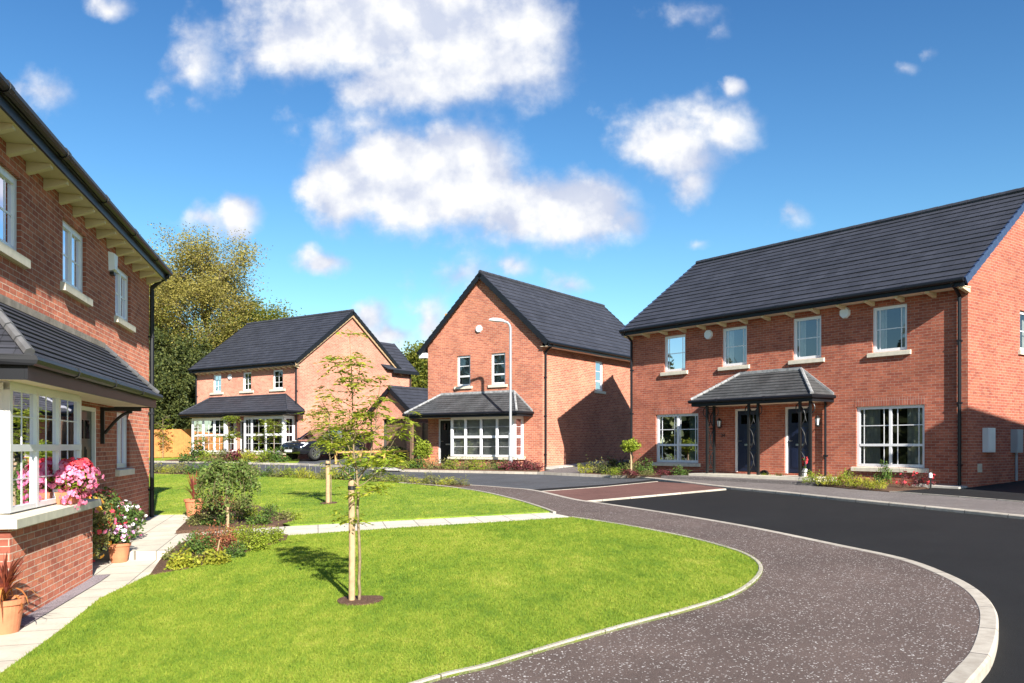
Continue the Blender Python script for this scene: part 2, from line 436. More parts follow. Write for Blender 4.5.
def strip(name, line, width, top, bot, m, side=1, slope=.02, zf=None):
    """a kerb or edging along a line; side=+1 lays it to the left of the line's run"""
    mb = MB(); zf = zf or gz
    L = 0; prev = None; rows = []
    for i, p in enumerate(line):
        a = line[max(i-1, 0)]; b = line[min(i+1, len(line)-1)]
        d = Vector((b[0]-a[0], b[1]-a[1], 0)).normalized(); nrm = Vector((-d.y, d.x, 0))*side
        if prev: L += math.dist(p, prev)
        prev = p; z = zf(p[0], p[1]); P = Vector((p[0], p[1], 0)); Q = P+nrm*width
        ch = min(.02, width*.15)
        rows.append((L, [P+Vector((0, 0, z+bot)), P+Vector((0, 0, z+top-.003)), P+nrm*.004+Vector((0, 0, z+top)), Q-nrm*ch+Vector((0, 0, z+top)), Q+Vector((0, 0, z+top-ch)), Q+Vector((0, 0, z+bot))]))
    for (L0, r0), (L1, r1) in zip(rows, rows[1:]):
        for k in range(5):
            mb.poly([r0[k], r1[k], r1[k+1], r0[k+1]], uv=[(L0, k*.1), (L1, k*.1), (L1, k*.1+.1), (L0, k*.1+.1)])
    for r in (rows[0][1], rows[-1][1]): mb.poly(r, uv=[(0.5, 0)]*6)
    o = mb.build(name, m, recalc=False)
    return tag(o, kind='structure')

# terrain: one sheet reaching the horizon
def terrain():
    xs = list(range(-60, 61, 4)); ys = list(range(-20, 61, 4))
    xs = [-900, -400, -150, -90]+xs+[90, 150, 400, 900]; ys = [-200, -80, -40]+ys+[80, 120, 200, 400, 900, 1600]
    v = [(x, y, gz(x, y)-.16) for y in ys for x in xs]; n = len(xs)
    f = [(j*n+i, j*n+i+1, (j+1)*n+i+1, (j+1)*n+i) for j in range(len(ys)-1) for i in range(n-1)]
    me = bpy.data.meshes.new('ground'); me.from_pydata(v, [], f); me.materials.append(M['terrain'])
    o = bpy.data.objects.new('ground', me); COL.objects.link(o); tag(o, kind='structure')
terrain()

A = at
LF = Frame(-7.627, 17.65, (.2217, -.9751))     # left house, u runs towards the camera
RF = Frame(11.671, 21.5, (-.6, .8))            # pair of houses on the right
MF = Frame(1.267, 34.9, (-.8174, .5760))       # middle house
DF = Frame(-11.385, 44.9, (-.8197, .5728))     # far left house
GF = Frame(-5.464, 45.0, (-.8197, .5728))      # garage

# --- road: black main road, worn far road
sheet('road', [(-3.5, 22), (0, 18), (2.5, 2), (40, 2), (40, 14), (33, 20), (20, 24), (8, 30.2), (2.2, 33.5), (-2, 30)], -.10, M['road'])
farroad = [A(100, 459.5, -.1), A(150, 461, -.1), A(298, 463.9, -.1), A(400, 470.3, -.1), A(464, 471.5, -.1), A(537, 472.9, -.1), A(600, 476, -.1), A(655, 479.5, -.1), A(610, 484.4, -.1), A(532, 489.6, -.1), A(509, 488.4, -.1), A(468, 485.3, -.1), A(400, 482, -.1), A(300, 475, -.1), A(150, 469, -.1), A(100, 467.5, -.1)]
sheet('far_road', farroad, -.094, M['road_far'])
# --- near footway between the lawn and the kerb
kerb_px = [(300, 474.5), (400, 481.5), (468, 485), (509, 488), (533, 490.5), (571, 499.2), (600, 503.5), (660, 512.5), (740, 526), (830, 544.5), (895, 558.5), (938, 574.5), (965, 590), (978, 607), (979, 626), (971, 650), (957, 667), (942, 683)]
kerb_line = smooth_line([A(*p) for p in kerb_px]+[(2.0, 4.6), (1.0, 3.6)], 5)
lawn_edge_px = [(573, 518), (625, 526), (680, 536.5), (722, 547), (748, 556), (762, 567), (758, 580), (735, 596), (690, 611), (630, 627), (560, 647), (490, 668), (430, 683)]
lawn_edge = smooth_line([A(*p) for p in lawn_edge_px]+[(-1.5, 5.12), (-2.7, 4.0)], 5)
farlawn_edge = smooth_line([A(*p) for p in [(400, 483.5), (440, 486.5), (480, 492), (515, 500), (540, 507.5), (556, 513.5)]], 5)
foot = kerb_line + [(-2.7, 3.2)] + lawn_edge[::-1] + farlawn_edge[::-1] + [A(300, 479)]
sheet('footway', foot, 0., M['foot'], skirt=.14, cell=2.)
strip('kerb', kerb_line, .15, .005, -.14, M['kerb'], side=1)
strip('lawn_edging', lawn_edge, .05, .034, -.1, M['kerb'], side=-1)
strip('lawn_edging', farlawn_edge, .06, .04, -.1, M['kerb'], side=-1)
# --- red paved table with pale edges
table = [A(533, 489.6), A(600, 484.9), A(656, 479.6), A(691, 481.4), A(724, 485.6), A(640, 493.3), A(571, 499.0)]
sheet('road_table', table, -.066, M['table'], skirt=.04)
strip('table_edge', [A(533, 489.4), A(600, 484.7), A(656, 479.4)], .08, -.058, -.1, M['kerb'], side=-1)
strip('table_edge', [A(571, 499.4), A(640, 493.6), A(724, 486.3)], .08, -.058, -.1, M['kerb'], side=-1)
# --- far footway along the pair of houses
fk = smooth_line([A(*p, -.04) for p in [(610, 474.8), (647, 477), (691, 482), (724, 485.8), (790, 492), (840, 497.2), (930, 505.9), (1024, 515.2)]]+[(10.6, 13.3), (12, 10.8), (14, 8), (17.5, 4.5)], 5)
back = [(30, 14), A(1024, 500.2), A(889, 490.2), A(800, 483), A(750, 478), A(700, 474.5), A(640, 472.5), A(600, 471)]
sheet('far_footway', fk+back, -.045, M['foot_far'], skirt=.1)
strip('far_kerb', fk, .15, -.035, -.14, M['kerb'], side=-1)
strip('footway_edging', [A(889, 490.2), A(960, 495.3), A(1024, 500.2), (26, 17)], .05, -.02, -.1, M['kerb'])
# drive on the right of the pair of houses, drive beside the middle house, drive of the far house
sheet('driveway', [A(889, 489.6), A(1024, 499.6), (28, 16), (30, 30), (16, 28.5), (12.5, 22.4)], -.03, M['road'], skirt=.1)
sheet('driveway', [A(541, 471.5), A(640, 475.4), (7.5, 34.5), (9.5, 41), (6.2, 41), (1.8, 34.4)], -.004, M['foot_far'], skirt=.12)
sheet('driveway', [A(286, 462.6), A(345, 465.5), A(392, 468), A(408, 462), A(400, 455), (-6, 46), (-9, 50), (-12.5, 46), (-12.8, 44.3)], -.012, M['road_far'], skirt=.1)
strip('driveway_edging', [A(464, 470.6), A(537, 471.9), A(600, 474.6), A(625, 475.6)], .12, .0, -.12, M['kerb'])
strip('driveway_edging', [A(100, 459.2), A(150, 460.7), A(298, 463.2), A(345, 465.7), A(400, 469.5), A(464, 470.6)], .12, .0, -.12, M['kerb'])
sheet('porch_apron', [RF(3.5, 1.12, 0)[:2], RF(8.5, 1.12, 0)[:2], RF(9.0, 1.7, 0)[:2], RF(3.2, 1.5, 0)[:2]], .045, M['foot_far'], skirt=.12)
sheet('inspection_slab', [A(463.5, 492.3), A(483.5, 492.2), A(495.7, 495.9), A(478, 496.6)], .012, M['slab'], skirt=.02)
sheet('doorstep_slab', [RF(0, .02, 0)[:2], RF(1.2, .02, 0)[:2], RF(1.2, .5, 0)[:2], RF(0, .5, 0)[:2]], .02, M['slab'], skirt=.1)
sheet('side_slab', [MF.side()(0.1, .05, 0)[:2], MF.side()(4.4, .05, 0)[:2], MF.side()(4.4, .75, 0)[:2], MF.side()(0.1, .75, 0)[:2]], .035, M['slab'], skirt=.1)
sheet('driveway_slab', [A(372, 469), A(402, 469.6), A(400, 466.4), A(384, 466.2)], .006, M['slab'], skirt=.05)
# --- lawns
path_top = [A(290, 526.4), A(400, 520.8), A(490, 516), A(550, 512.8)]
path_bot = [A(573, 517.5), A(490, 523), A(400, 528.3), A(290, 536)]
lawn1 = [A(288, 536.6), A(400, 528.8), A(490, 523.5)] + [A(572, 518.2)] + lawn_edge[1:] + [(-4.6, 4.0), A(0, 684, -.06), A(60, 641, -.08), A(100, 609, -.1), A(150, 576), A(170, 562), A(240, 548)]
sheet('front_lawn', lawn1, .02, M['grass'], skirt=.15)
lawn2 = [A(290, 525.8), A(400, 520.2), A(490, 515.4), A(549, 512.4)] + farlawn_edge[::-1][1:] + [A(300, 478), A(150, 474), (-13.5, 27.5), (-13, 20), (-8.7, 18.9), A(150, 515.2), A(190, 514.6), A(212, 507)]
sheet('far_lawn', lawn2, .02, M['grass'], skirt=.15)
strip_lawn = [A(100, 458.6), A(150, 460.4), A(298, 463), A(300, 459), A(150, 456), A(100, 455.5)]
sheet('verge_lawn', strip_lawn, .015, M['grass'], skirt=.1)
sheet('verge_lawn', [A(345, 465), A(395, 467.8), A(412, 469), A(420, 466), A(412, 459), A(350, 458.5)], .015, M['grass'], skirt=.1)
# --- planted strip beyond the far lawn and beds (soil)
sheet('planting_bed', [A(100, 467.5), A(150, 469), A(300, 475), A(400, 482), A(470, 485.6), A(452, 488.5), A(400, 483.4), A(300, 477.6), A(150, 473.6), A(100, 472)], .03, M['mulch'], skirt=.1)
sheet('planting_bed', [A(400, 469.4), A(464, 470.4), A(537, 471.6), MF(.0, .1, 0)[:2], MF(1, .1, 0)[:2], MF(4.4, .9, 0)[:2], MF(7.3, 1.5, 0)[:2]], .03, M['mulch'], skirt=.1)
sheet('planting_bed', [A(585, 473.6), A(640, 475.6), A(690, 477.4), A(702, 473), RF(8.6, .05, 0)[:2], RF(12.04, .05, 0)[:2], (4.2, 33.6), (3.4, 34.0)], .0, M['mulch'], skirt=.1)
sheet('planting_bed', [A(800, 482.6), A(850, 487.4), A(889, 490.3), A(929, 487.5), RF(1.2, .05, 0)[:2], RF(3.9, .05, 0)[:2]], -.02, M['mulch'], skirt=.1)
sheet('planting_bed', [A(165, 460.8), A(230, 461.6), A(285, 462.4), A(280, 458.5), DF(7.9, 1.1, 0)[:2]], .03, M['mulch'], skirt=.1)
bedA = [A(176, 532.5), A(186, 523), A(200, 512), A(225, 503), A(258, 507), A(284, 516), A(292, 522), A(276, 527), A(235, 529.2)]
bedB = [A(150, 577), A(160, 562), A(178, 546), A(200, 538), A(250, 534.5), A(288, 536.3), A(286, 541.5), A(255, 551), A(225, 561), A(190, 570)]
sheet('planting_bed', bedA, .032, M['mulch'], skirt=.1)
sheet('planting_bed', bedB, .034, M['mulch'], skirt=.1)
# --- garden paths
def zlow(X, Y):
    t = min(1, max(0, (Y-6.5)/4.5)); return gz(X, Y)-.02-.11*t
def A2(x, y): return A(x, y, -.1)
landing = [A(146, 551.5), A(186, 551.5), A(190, 545), A(173, 534.5), A(186, 523), A(196, 514.8), A(150, 515.2), LF(0.0, .1, 0)[:2], LF(0.2, -.1, 0)[:2], LF(6.4, -.1, 0)[:2]]
landing = [A(186, 551.5), A(240, 541), A(292, 535.5)] + path_bot[::-1][1:] + path_top[::-1][:] + [A(235, 530), A(174, 534.5), A(186, 523), A(196, 514.8), A(150, 515.3), LF(-.4, .1, 0)[:2], LF(.1, -.1, 0)[:2], LF(4.8, -.1, 0)[:2]]
sheet('garden_path', landing, 0.005, M['paving'], skirt=.16)
lowpath = [LF(4.6, -.1, 0)[:2], A2(190, 553), A2(172, 560), A2(150, 576), A2(100, 609), A2(60, 641), A2(0, 684), (-5.2, 4.0), (-9, 3.0), LF(12.5, .0, 0)[:2]]
sheet('lower_path', lowpath, 0, M['paving'], zf=zlow, cell=1.)
# slate gravel margin under the bay
def zgrav(X, Y): return zlow(X, Y)+.012
sheet('gravel_margin', [LF(6.45, .4, 0)[:2], LF(6.4, .70, 0)[:2], LF(8, .68, 0)[:2], LF(9.7, .66, 0)[:2], LF(9.7, .4, 0)[:2]], 0, M['gravel'], zf=zgrav, cell=1.)

# ------------------------------------------------------------------ grass blades
def inside(px, py, poly):
    c = np.zeros(len(px), bool); n = len(poly)
    for i in range(n):
        x1, y1 = poly[i][0], poly[i][1]; x2, y2 = poly[(i+1) % n][0], poly[(i+1) % n][1]
        cond = ((y1 > py) != (y2 > py))
        with np.errstate(divide='ignore', invalid='ignore'):
            xi = (x2-x1)*(py-y1)/(y2-y1+1e-12)+x1
        c ^= cond & (px < xi)
    return c
def fast_mesh(name, V, nper, mats, parent=None, origin=(0, 0, 0), midx=None):
    """V: (n*nper,3) verts, faces of nper corners each"""
    V = np.asarray(V, np.float32)-np.asarray(origin, np.float32)
    nf = len(V)//nper
    me = bpy.data.meshes.new(name)
    me.vertices.add(len(V)); me.vertices.foreach_set('co', V.ravel())
    me.loops.add(len(V)); me.loops.foreach_set('vertex_index', np.arange(len(V), dtype=np.int32))
    me.polygons.add(nf); me.polygons.foreach_set('loop_start', np.arange(0, len(V), nper, dtype=np.int32))
    me.polygons.foreach_set('loop_total', np.full(nf, nper, np.int32))
    if not isinstance(mats, (list, tuple)): mats = [mats]
    for m in mats: me.materials.append(m)
    if midx is not None: me.polygons.foreach_set('material_index', np.asarray(midx, np.int32))
    me.update(calc_edges=True)
    o = bpy.data.objects.new(name, me); COL.objects.link(o)
    if parent is not None: o.parent = parent
    else: o.location = origin
    o['_o'] = tuple(origin)
    return o
def blades(name, poly, n, h0, h1, wd, seed, holes=()):
    rg = np.random.default_rng(seed)
    xs = np.array([p[0] for p in poly]); ys = np.array([p[1] for p in poly])
    X = rg.uniform(xs.min(), xs.max(), n*3); Y = rg.uniform(ys.min(), ys.max(), n*3)
    k = inside(X, Y, poly)
    for hpoly in holes: k &= ~inside(X, Y, hpoly)
    X, Y = X[k], Y[k]
    # thin out with distance from the lawn's near edge, where single blades stop being visible
    d = np.hypot(X, Y); keep = rg.uniform(0, 1, len(X)) < np.clip((7.5/d)**1.3, 0, 1); X, Y = X[keep][:n], Y[keep][:n]
    d = np.hypot(X, Y); n = len(X); Z = gzn(X, Y)+.018
    h = rg.uniform(h0, h1, n); th = rg.uniform(0, 2*math.pi, n); lean = rg.normal(0, .5, (n, 2))*h[:, None]
    w = wd*rg.uniform(.7, 1.3, n)*np.clip(d/8, 1, 3)
    V = np.zeros((n, 3, 3))
    V[:, 0] = np.stack([X-np.cos(th)*w, Y-np.sin(th)*w, Z], 1)
    V[:, 1] = np.stack([X+np.cos(th)*w, Y+np.sin(th)*w, Z], 1)
    V[:, 2] = np.stack([X+lean[:, 0], Y+lean[:, 1], Z+h], 1)
    o = fast_mesh(name, V.reshape(-1, 3), 3, M['blade'])
    tag(o, 'short bright green mown grass blades covering the lawn', 'grass', kind='stuff')
mulch_ring = smooth_line([(A(355, 603)[0]+.24*math.cos(t)*(1+.2*math.sin(3*t))+.05, A(355, 603)[1]+.27*math.sin(t)*(1+.2*math.cos(2*t))) for t in [k*math.pi/4 for k in range(8)]], 3, True)
mulch_ring2 = smooth_line([(A(329, 504)[0]+.2*math.cos(t), A(329, 504)[1]+.25*math.sin(t)) for t in [k*math.pi/4 for k in range(8)]], 3, True)
blades('grass', lawn1, 260000, .014, .032, .0032, 5, [mulch_ring, bedB])
blades('grass', lawn2, 90000, .018, .036, .004, 6, [mulch_ring2, bedA])
sheet('tree_pit', mulch_ring, .034, M['mulch'], skirt=.02)
sheet('tree_pit', mulch_ring2, .034, M['mulch'], skirt=.02)

# ------------------------------------------------------------------ house pieces
def wall_panel(mb, F, u0, u1, z0, z1, ops=(), w=0., rev=.11, room=1.7, brick_mat=0, in_mat=1):
    us = sorted({u0, u1, *[o[0] for o in ops], *[o[1] for o in ops]}); zs = sorted({z0, z1, *[o[2] for o in ops], *[o[3] for o in ops]})
    for a, b in zip(us, us[1:]):
        for c, d in zip(zs, zs[1:]):
            um, zm = (a+b)/2, (c+d)/2
            if any(o[0] < um < o[1] and o[2] < zm < o[3] for o in ops): continue
            mb.poly([F(a, w, c), F(b, w, c), F(b, w, d), F(a, w, d)], brick_mat)
    for a, b, c, d in ops:
        for (ww0, ww1, mm) in ((w, w-rev, brick_mat), (w-rev, w-room, in_mat)):
            mb.poly([F(a, ww0, c), F(a, ww1, c), F(a, ww1, d), F(a, ww0, d)], mm)
            mb.poly([F(b, ww0, c), F(b, ww0, d), F(b, ww1, d), F(b, ww1, c)], mm)
            mb.poly([F(a, ww0, d), F(a, ww1, d), F(b, ww1, d), F(b, ww0, d)], mm)
            mb.poly([F(a, ww0, c), F(b, ww0, c), F(b, ww1, c), F(a, ww1, c)], mm)
        mb.poly([F(a, w-room, c), F(b, w-room, c), F(b, w-room, d), F(a, w-room, d)], in_mat)
def tiled(mb, A_, B_, C_, D_, gauge=.30, lift=.026, mat=0):
    """courses from the eave A-B up to the ridge D-C"""
    A_, B_, C_, D_ = map(Vector, (A_, B_, C_, D_))
    slope = ((D_-A_).length+(C_-B_).length)/2
    # true slope height
    e = (B_-A_).normalized(); hv = (D_-A_)-e*(D_-A_).dot(e); H = hv.length
    nrm = e.cross(hv).normalized()
    if nrm.z < 0: nrm = -nrm
    n = max(1, round(H/gauge))
    for k in range(n):
        t0, t1 = k/n, (k+1)/n; lift_k = lift*(.8+.4*((k*37 % 11)/10))
        l0 = A_.lerp(D_, t0); r0 = B_.lerp(C_, t0); l1 = A_.lerp(D_, t1); r1 = B_.lerp(C_, t1)
        up = nrm*lift_k
        mb.poly([l0+up, r0+up, r1, l1], mat)
        mb.poly([l0-nrm*.03 if k == 0 else l0, r0-nrm*.03 if k == 0 else r0, r0+up, l0+up], mat)
        mb.poly([l0, l0+up, l1], mat); mb.poly([r0, r0+up, r1], mat)
    mb.poly([A_-nrm*.04, B_-nrm*.04, C_-nrm*.04, D_-nrm*.04], mat)
def win(F, parent, ua, ub, za, zb, V=(), H=(), v=(), h=(), w=-.06, sill=True, sill_w=None, curt='curtain', fr=.085, matf='upvc', cls='sides', sill_mat='stone', label=None):
    """window part: frame with thick mullions V / transoms H and thin bars v / h given as (position, from, to) fractions"""
    W, Hh = ub-ua, zb-za
    mb = MB(); d0, d1 = w-.06, w
    mb.box(F, ua, ub, d0, d1, zb-fr, zb); mb.box(F, ua, ub, d0, d1, za, za+fr)
    mb.box(F, ua, ua+fr, d0, d1, za+fr, zb-fr); mb.box(F, ub-fr, ub, d0, d1, za+fr, zb-fr)
    zz0, zz1 = za+fr, zb-fr; uu0, uu1 = ua+fr, ub-fr
    for (p, a, b) in V:
        c = ua+p*W; mb.box(F, c-.035, c+.035, d0-.001, d1+.003, max(zz0, za+a*Hh), min(zz1, za+b*Hh))
    for (p, a, b) in H:
        c = za+p*Hh; mb.box(F, max(uu0, ua+a*W), min(uu1, ua+b*W), d0+.001, d1+.006, c-.035, c+.035)
    for (p, a, b) in v:
        c = ua+p*W; mb.box(F, c-.012, c+.012, w-.041, w-.029, max(zz0, za+a*Hh), min(zz1, za+b*Hh))
    for (p, a, b) in h:
        c = za+p*Hh; mb.box(F, max(uu0, ua+a*W), min(uu1, ua+b*W), w-.042, w-.028, c-.012, c+.012)
    o = mb.build('window', M[matf], parent)
    if label: o['label'] = label
    g = MB(); g.poly([F(uu0, w-.035, zz0), F(uu1, w-.035, zz0), F(uu1, w-.035, zz1), F(uu0, w-.035, zz1)])
    g.build('pane', M['glass'], o)
    if sill:
        s = MB(); e = .12 if sill_w is None else sill_w
        a = F(0, 0, 0)
        s.hexa([F(ua-e, -.06, za-.13), F(ub+e, -.06, za-.13), F(ub+e, .07, za-.13), F(ua-e, .07, za-.13), F(ua-e, -.06, za+.004), F(ub+e, -.06, za+.004), F(ub+e, .07, za-.025), F(ua-e, .07, za-.025)])
        s.build('sill', M[sill_mat], o)
    if curt:
        rg = random.Random(int(ua*100+za*10))
        spans = [(ua, ua+W*.30), (ub-W*.30, ub)] if cls == 'sides' else ([(ua, ub)] if cls == 'full' else [(ua, ua+W*.3)])
        zt = zb
        zb0 = za if cls != 'blind' else za+Hh*.45
        for a, b in spans:
            c = MB(); n = max(4, int((b-a)/.035)); pts = [(a+(b-a)*k/n, w-.19+.025*math.sin(k*1.6+rg.random()*.5)) for k in range(n+1)]
            for (p, q), (p2, q2) in zip(pts, pts[1:]):
                c.poly([F(p, q, zb0), F(p2, q2, zb0), F(p2, q2, zt), F(p, q, zt)])
            c.build('curtain', M[curt], o, recalc=False, smooth=True)
    return o
GEO = dict(v=[(.2, 0, 1), (.82, 0, 1)], h=[(.5, 0, 1)])
def gutter(mb, p, q, r=.06):
    mb.tube([p, q], r, 8)
def downpipe(parent, F, u, w, z0, z1, we=None, r=.036, mat='black', zb=None):
    mb = MB(); we = w if we is None else we
    pts = [F(u, w, z0), F(u, w, z1-.35)]
    pts += [F(u, w, z1-.3), F(u, (w+we)/2, z1-.15), F(u, we, z1-.05), F(u, we, z1)]
    mb.tube(pts, r, 8)
    z = z0+.6
    while z < z1-.5:
        mb.box(F, u-.05, u+.05, .0, w+.04, z-.02, z+.02); z += 1.6
    return mb.build('downpipe', M[mat], parent)
def alarm(parent, F, u, z, label=None):
    mb = MB(); c = F(u, 0, z); n = F.vec(0, 1); t = F.vec(1, 0); r = .17
    ring = []
    for k in range(8):
        a = math.pi/8+k*math.pi/4; ring.append((math.cos(a), math.sin(a)))
    b0 = [c+t*(r*x)+Vector((0, 0, r*y)) for x, y in ring]; b1 = [c+n*.07+t*(r*.9*x)+Vector((0, 0, r*.9*y)) for x, y in ring]
    mb.add(b0+b1, [tuple(range(8, 16))]+[(k, (k+1) % 8, 8+(k+1) % 8, 8+k) for k in range(8)])
    o = mb.build('alarm_box', M['white'], parent)
    return o
def pent_gable(mb, F, u0, u1, z_eave, um, z_top, w=0., mat=0):
    mb.poly([F(u0, w, z_eave), F(u1, w, z_eave), F(um, w, z_top)], mat)
def door(F, parent, ua, ub, za, zb, mat, w=-.1, fan=True):
    fr = MB()
    fr.box(F, ua, ua+.06, w-.04, w+.05, za, zb); fr.box(F, ub-.06, ub, w-.04, w+.05, za, zb); fr.box(F, ua+.06, ub-.06, w-.04, w+.05, zb-.06, zb)
    mb = MB(); a, b = ua+.062, ub-.062; W = b-a
    mb.box(F, a, b, w-.05, w, za+.02, zb-.062)
    # raised panels
    for x0, x1 in ((.14, .45), (.55, .86)):
        for z0, z1 in ((.08, .38), (.46, .70)):
            mb.box(F, a+W*x0, a+W*x1, w, w+.012, za+(zb-za)*z0, za+(zb-za)*z1)
            mb.box(F, a+W*x0+.04, a+W*x1-.04, w+.012, w+.020, za+(zb-za)*z0+.04, za+(zb-za)*z1-.04)
    d = mb.build('door', M[mat], parent)
    fr.build('door_frame', M['upvc'], d)
    g = MB()
    for x0, x1 in ((.16, .43), (.57, .84)):
        g.box(F, a+W*x0, a+W*x1, w+.001, w+.010, za+(zb-za)*.76, za+(zb-za)*.90)
    g.build('door_light', M['carglass'], d)
    l = MB(); l.box(F, (a+b)/2-.13, (a+b)/2+.13, w+.021, w+.032, za+(zb-za)*.415, za+(zb-za)*.445); l.build('letter_slot', M['metal'], d)
    k = MB(); k.tube([F(b-.08, w+.005, za+1.0), F(b-.08, w+.05, za+1.0), F(b-.2, w+.05, za+1.0)], .011, 6); k.build('handle', M['metal'], d)
    return d
def eave_bits(parent, F, ua, ub, w, zs, ztop, spacing=.0, n=0, corb_mat='cream', u_first=None, ret=True, corb=(.11, .13), soffit_mat='soffit'):
    """fascia, soffit, gutter and corbel blocks along an eave"""
    mb = MB(); mb.box(F, ua, ub, w-.03, w, zs-.005, ztop); mb.build('fascia', M['black'], parent)
    mb = MB(); mb.box(F, ua+.02, ub-.02, 0.003, w-.031, zs, zs+.02); mb.build('soffit', M[soffit_mat], parent)
    mb = MB(); mb.tube([F(ua-.02, w+.055, ztop-.01), F(ub+.02, w+.055, ztop-.01)], .062, 10)
    u = ua+1.5
    while u < ub-.5:
        mb.tube([F(u-.06, w+.055, ztop-.01), F(u+.06, w+.055, ztop-.01)], .072, 10); u += 2.
    mb.build('gutter', M['black'], parent, smooth=False)
    if n:
        for k in range(n):
            u = u_first+k*spacing; mb = MB(); a, hgt = corb
            mb.add([F(u, .003, zs-.002), F(u, w-.06, zs-.002), F(u, w-.06, zs-.05), F(u, .003, zs-hgt), F(u+a, .003, zs-.002), F(u+a, w-.06, zs-.002), F(u+a, w-.06, zs-.05), F(u+a, .003, zs-hgt)],
                   [(0, 1, 2, 3), (4, 7, 6, 5), (0, 4, 5, 1), (1, 5, 6, 2), (2, 6, 7, 3), (3, 7, 4, 0)])
            mb.build('corbel', M[corb_mat], parent)
def ridge_cap(parent, p, q, r=.10, mat='tile', name='ridge_tiles'):
    mb = MB(); p, q = Vector(p), Vector(q); n = max(1, int((q-p).length/.45)); d = (q-p)
    for k in range(n):
        a = p+d*(k/n); b = p+d*((k+.97)/n); mb.tube([a, b], [r, r*.93], 8)
    return mb.build(name, M[mat], parent)
def verge(parent, p, q, F_out, step=.30, mat='black', hgt=.16, th=.05, name='verge'):
    """stepped verge caps along a sloping roof edge; F_out is the outward unit vector"""
    mb = MB(); p, q = Vector(p), Vector(q); L = (q-p).length; n = max(1, round(L/step)); d = (q-p)/n
    up = (d.cross(F_out)).normalized()
    if up.z < 0: up = -up
    for k in range(n):
        a = p+d*k; b = a+d
        mb.hexa([a-up*(hgt-.02), b-up*(hgt+.004), b-up*(hgt+.004)+F_out*th, a-up*(hgt-.02)+F_out*th, a+up*.045, b+up*.018, b+up*.018+F_out*th, a+up*.045+F_out*th])
    return mb.build(name, M[mat], parent)

def gabled(F, length, depth, zb, zs, zr, over, vover, wallmat, parent, front=(), sideops=(), along=True, roof_mat='tile', verge_mat='black', z_eave=None, gable_extra=None, soldier=()):
    """walls and roof. along=True: ridge parallel to the front; F(0,0) is the corner on the right. returns nothing"""
    S = F.side(0); mb = MB(); S2 = F.side(length, True)
    wall_panel(mb, F, 0, length, zb, zs, front)
    wall_panel(mb, S, 0, depth, zb, zs, sideops)
    wall_panel(mb, S2, 0, depth, zb, zs)
    mb.poly([F(0, -depth, zb), F(length, -depth, zb), F(length, -depth, zs), F(0, -depth, zs)])
    for (a, b, z) in soldier:
        mb.box(F, a-.04, b+.04, -.02, .004, z, z+.215, 2)
    ze = z_eave if z_eave else zs+.14
    if along:
        m = depth/2; slope = (zr-ze)/(m+over)
        zt = ze+over*slope-.03+(m)*slope-.03
        zside = zs
        for Q in (S, S2):
            # gable above the eave line follows the roof
            mb.poly([Q(0, 0, zs), Q(depth, 0, zs), Q(depth, 0, ze+over*slope-.07), Q(m, 0, zr-.08), Q(0, 0, ze+over*slope-.07)])
        mb.build('wall', [M[wallmat], M['inside'], M['soldier']], parent)
        r = MB()
        E0, E1 = F(-vover, over, ze), F(length+vover, over, ze); R0, R1 = F(-vover, -m, zr), F(length+vover, -m, zr)
        B0, B1 = F(-vover, -depth-over, ze), F(length+vover, -depth-over, ze)
        tiled(r, E0, E1, R1, R0); tiled(r, B0, B1, R1, R0)
        ro = r.build('roof', M[roof_mat], parent)
        ridge_cap(ro, R0+Vector((0, 0, .02)), R1+Vector((0, 0, .02)))
        o0 = F.vec(-1, 0); o1 = F.vec(1, 0)
        for (e, t, o) in ((E0, R0, o0), (B0, R0, o0), (E1, R1, o1), (B1, R1, o1)): verge(ro, e, t, o, mat=verge_mat)
    else:
        m = length/2; slope = (zr-ze)/(m+over)
        mb.poly([F(0, 0, zs), F(length, 0, zs), F(length, 0, ze+over*slope-.07), F(m, 0, zr-.08), F(0, 0, ze+over*slope-.07)])
        mb.poly([F(0, -depth, zs), F(length, -depth, zs), F(length, -depth, ze+over*slope-.07), F(m, -depth, zr-.08), F(0, -depth, ze+over*slope-.07)])
        mb.build('wall', [M[wallmat], M['inside'], M['soldier']], parent)
        r = MB()
        E0, E1 = F(-over, vover, ze), F(-over, -depth-vover, ze); R0, R1 = F(m, vover, zr), F(m, -depth-vover, zr)
        B0, B1 = F(length+over, vover, ze), F(length+over, -depth-vover, ze)
        tiled(r, E0, E1, R1, R0); tiled(r, B0, B1, R1, R0)
        ro = r.build('roof', M[roof_mat], parent)
        ridge_cap(ro, R0+Vector((0, 0, .02)), R1+Vector((0, 0, .02)))
        o0 = F.vec(0, 1); o1 = F.vec(0, -1)
        for (e, t, o) in ((E0, R0, o0), (B0, R0, o0), (E1, R1, o1), (B1, R1, o1)): verge(ro, e, t, o, mat=verge_mat, hgt=.2)
    return ro

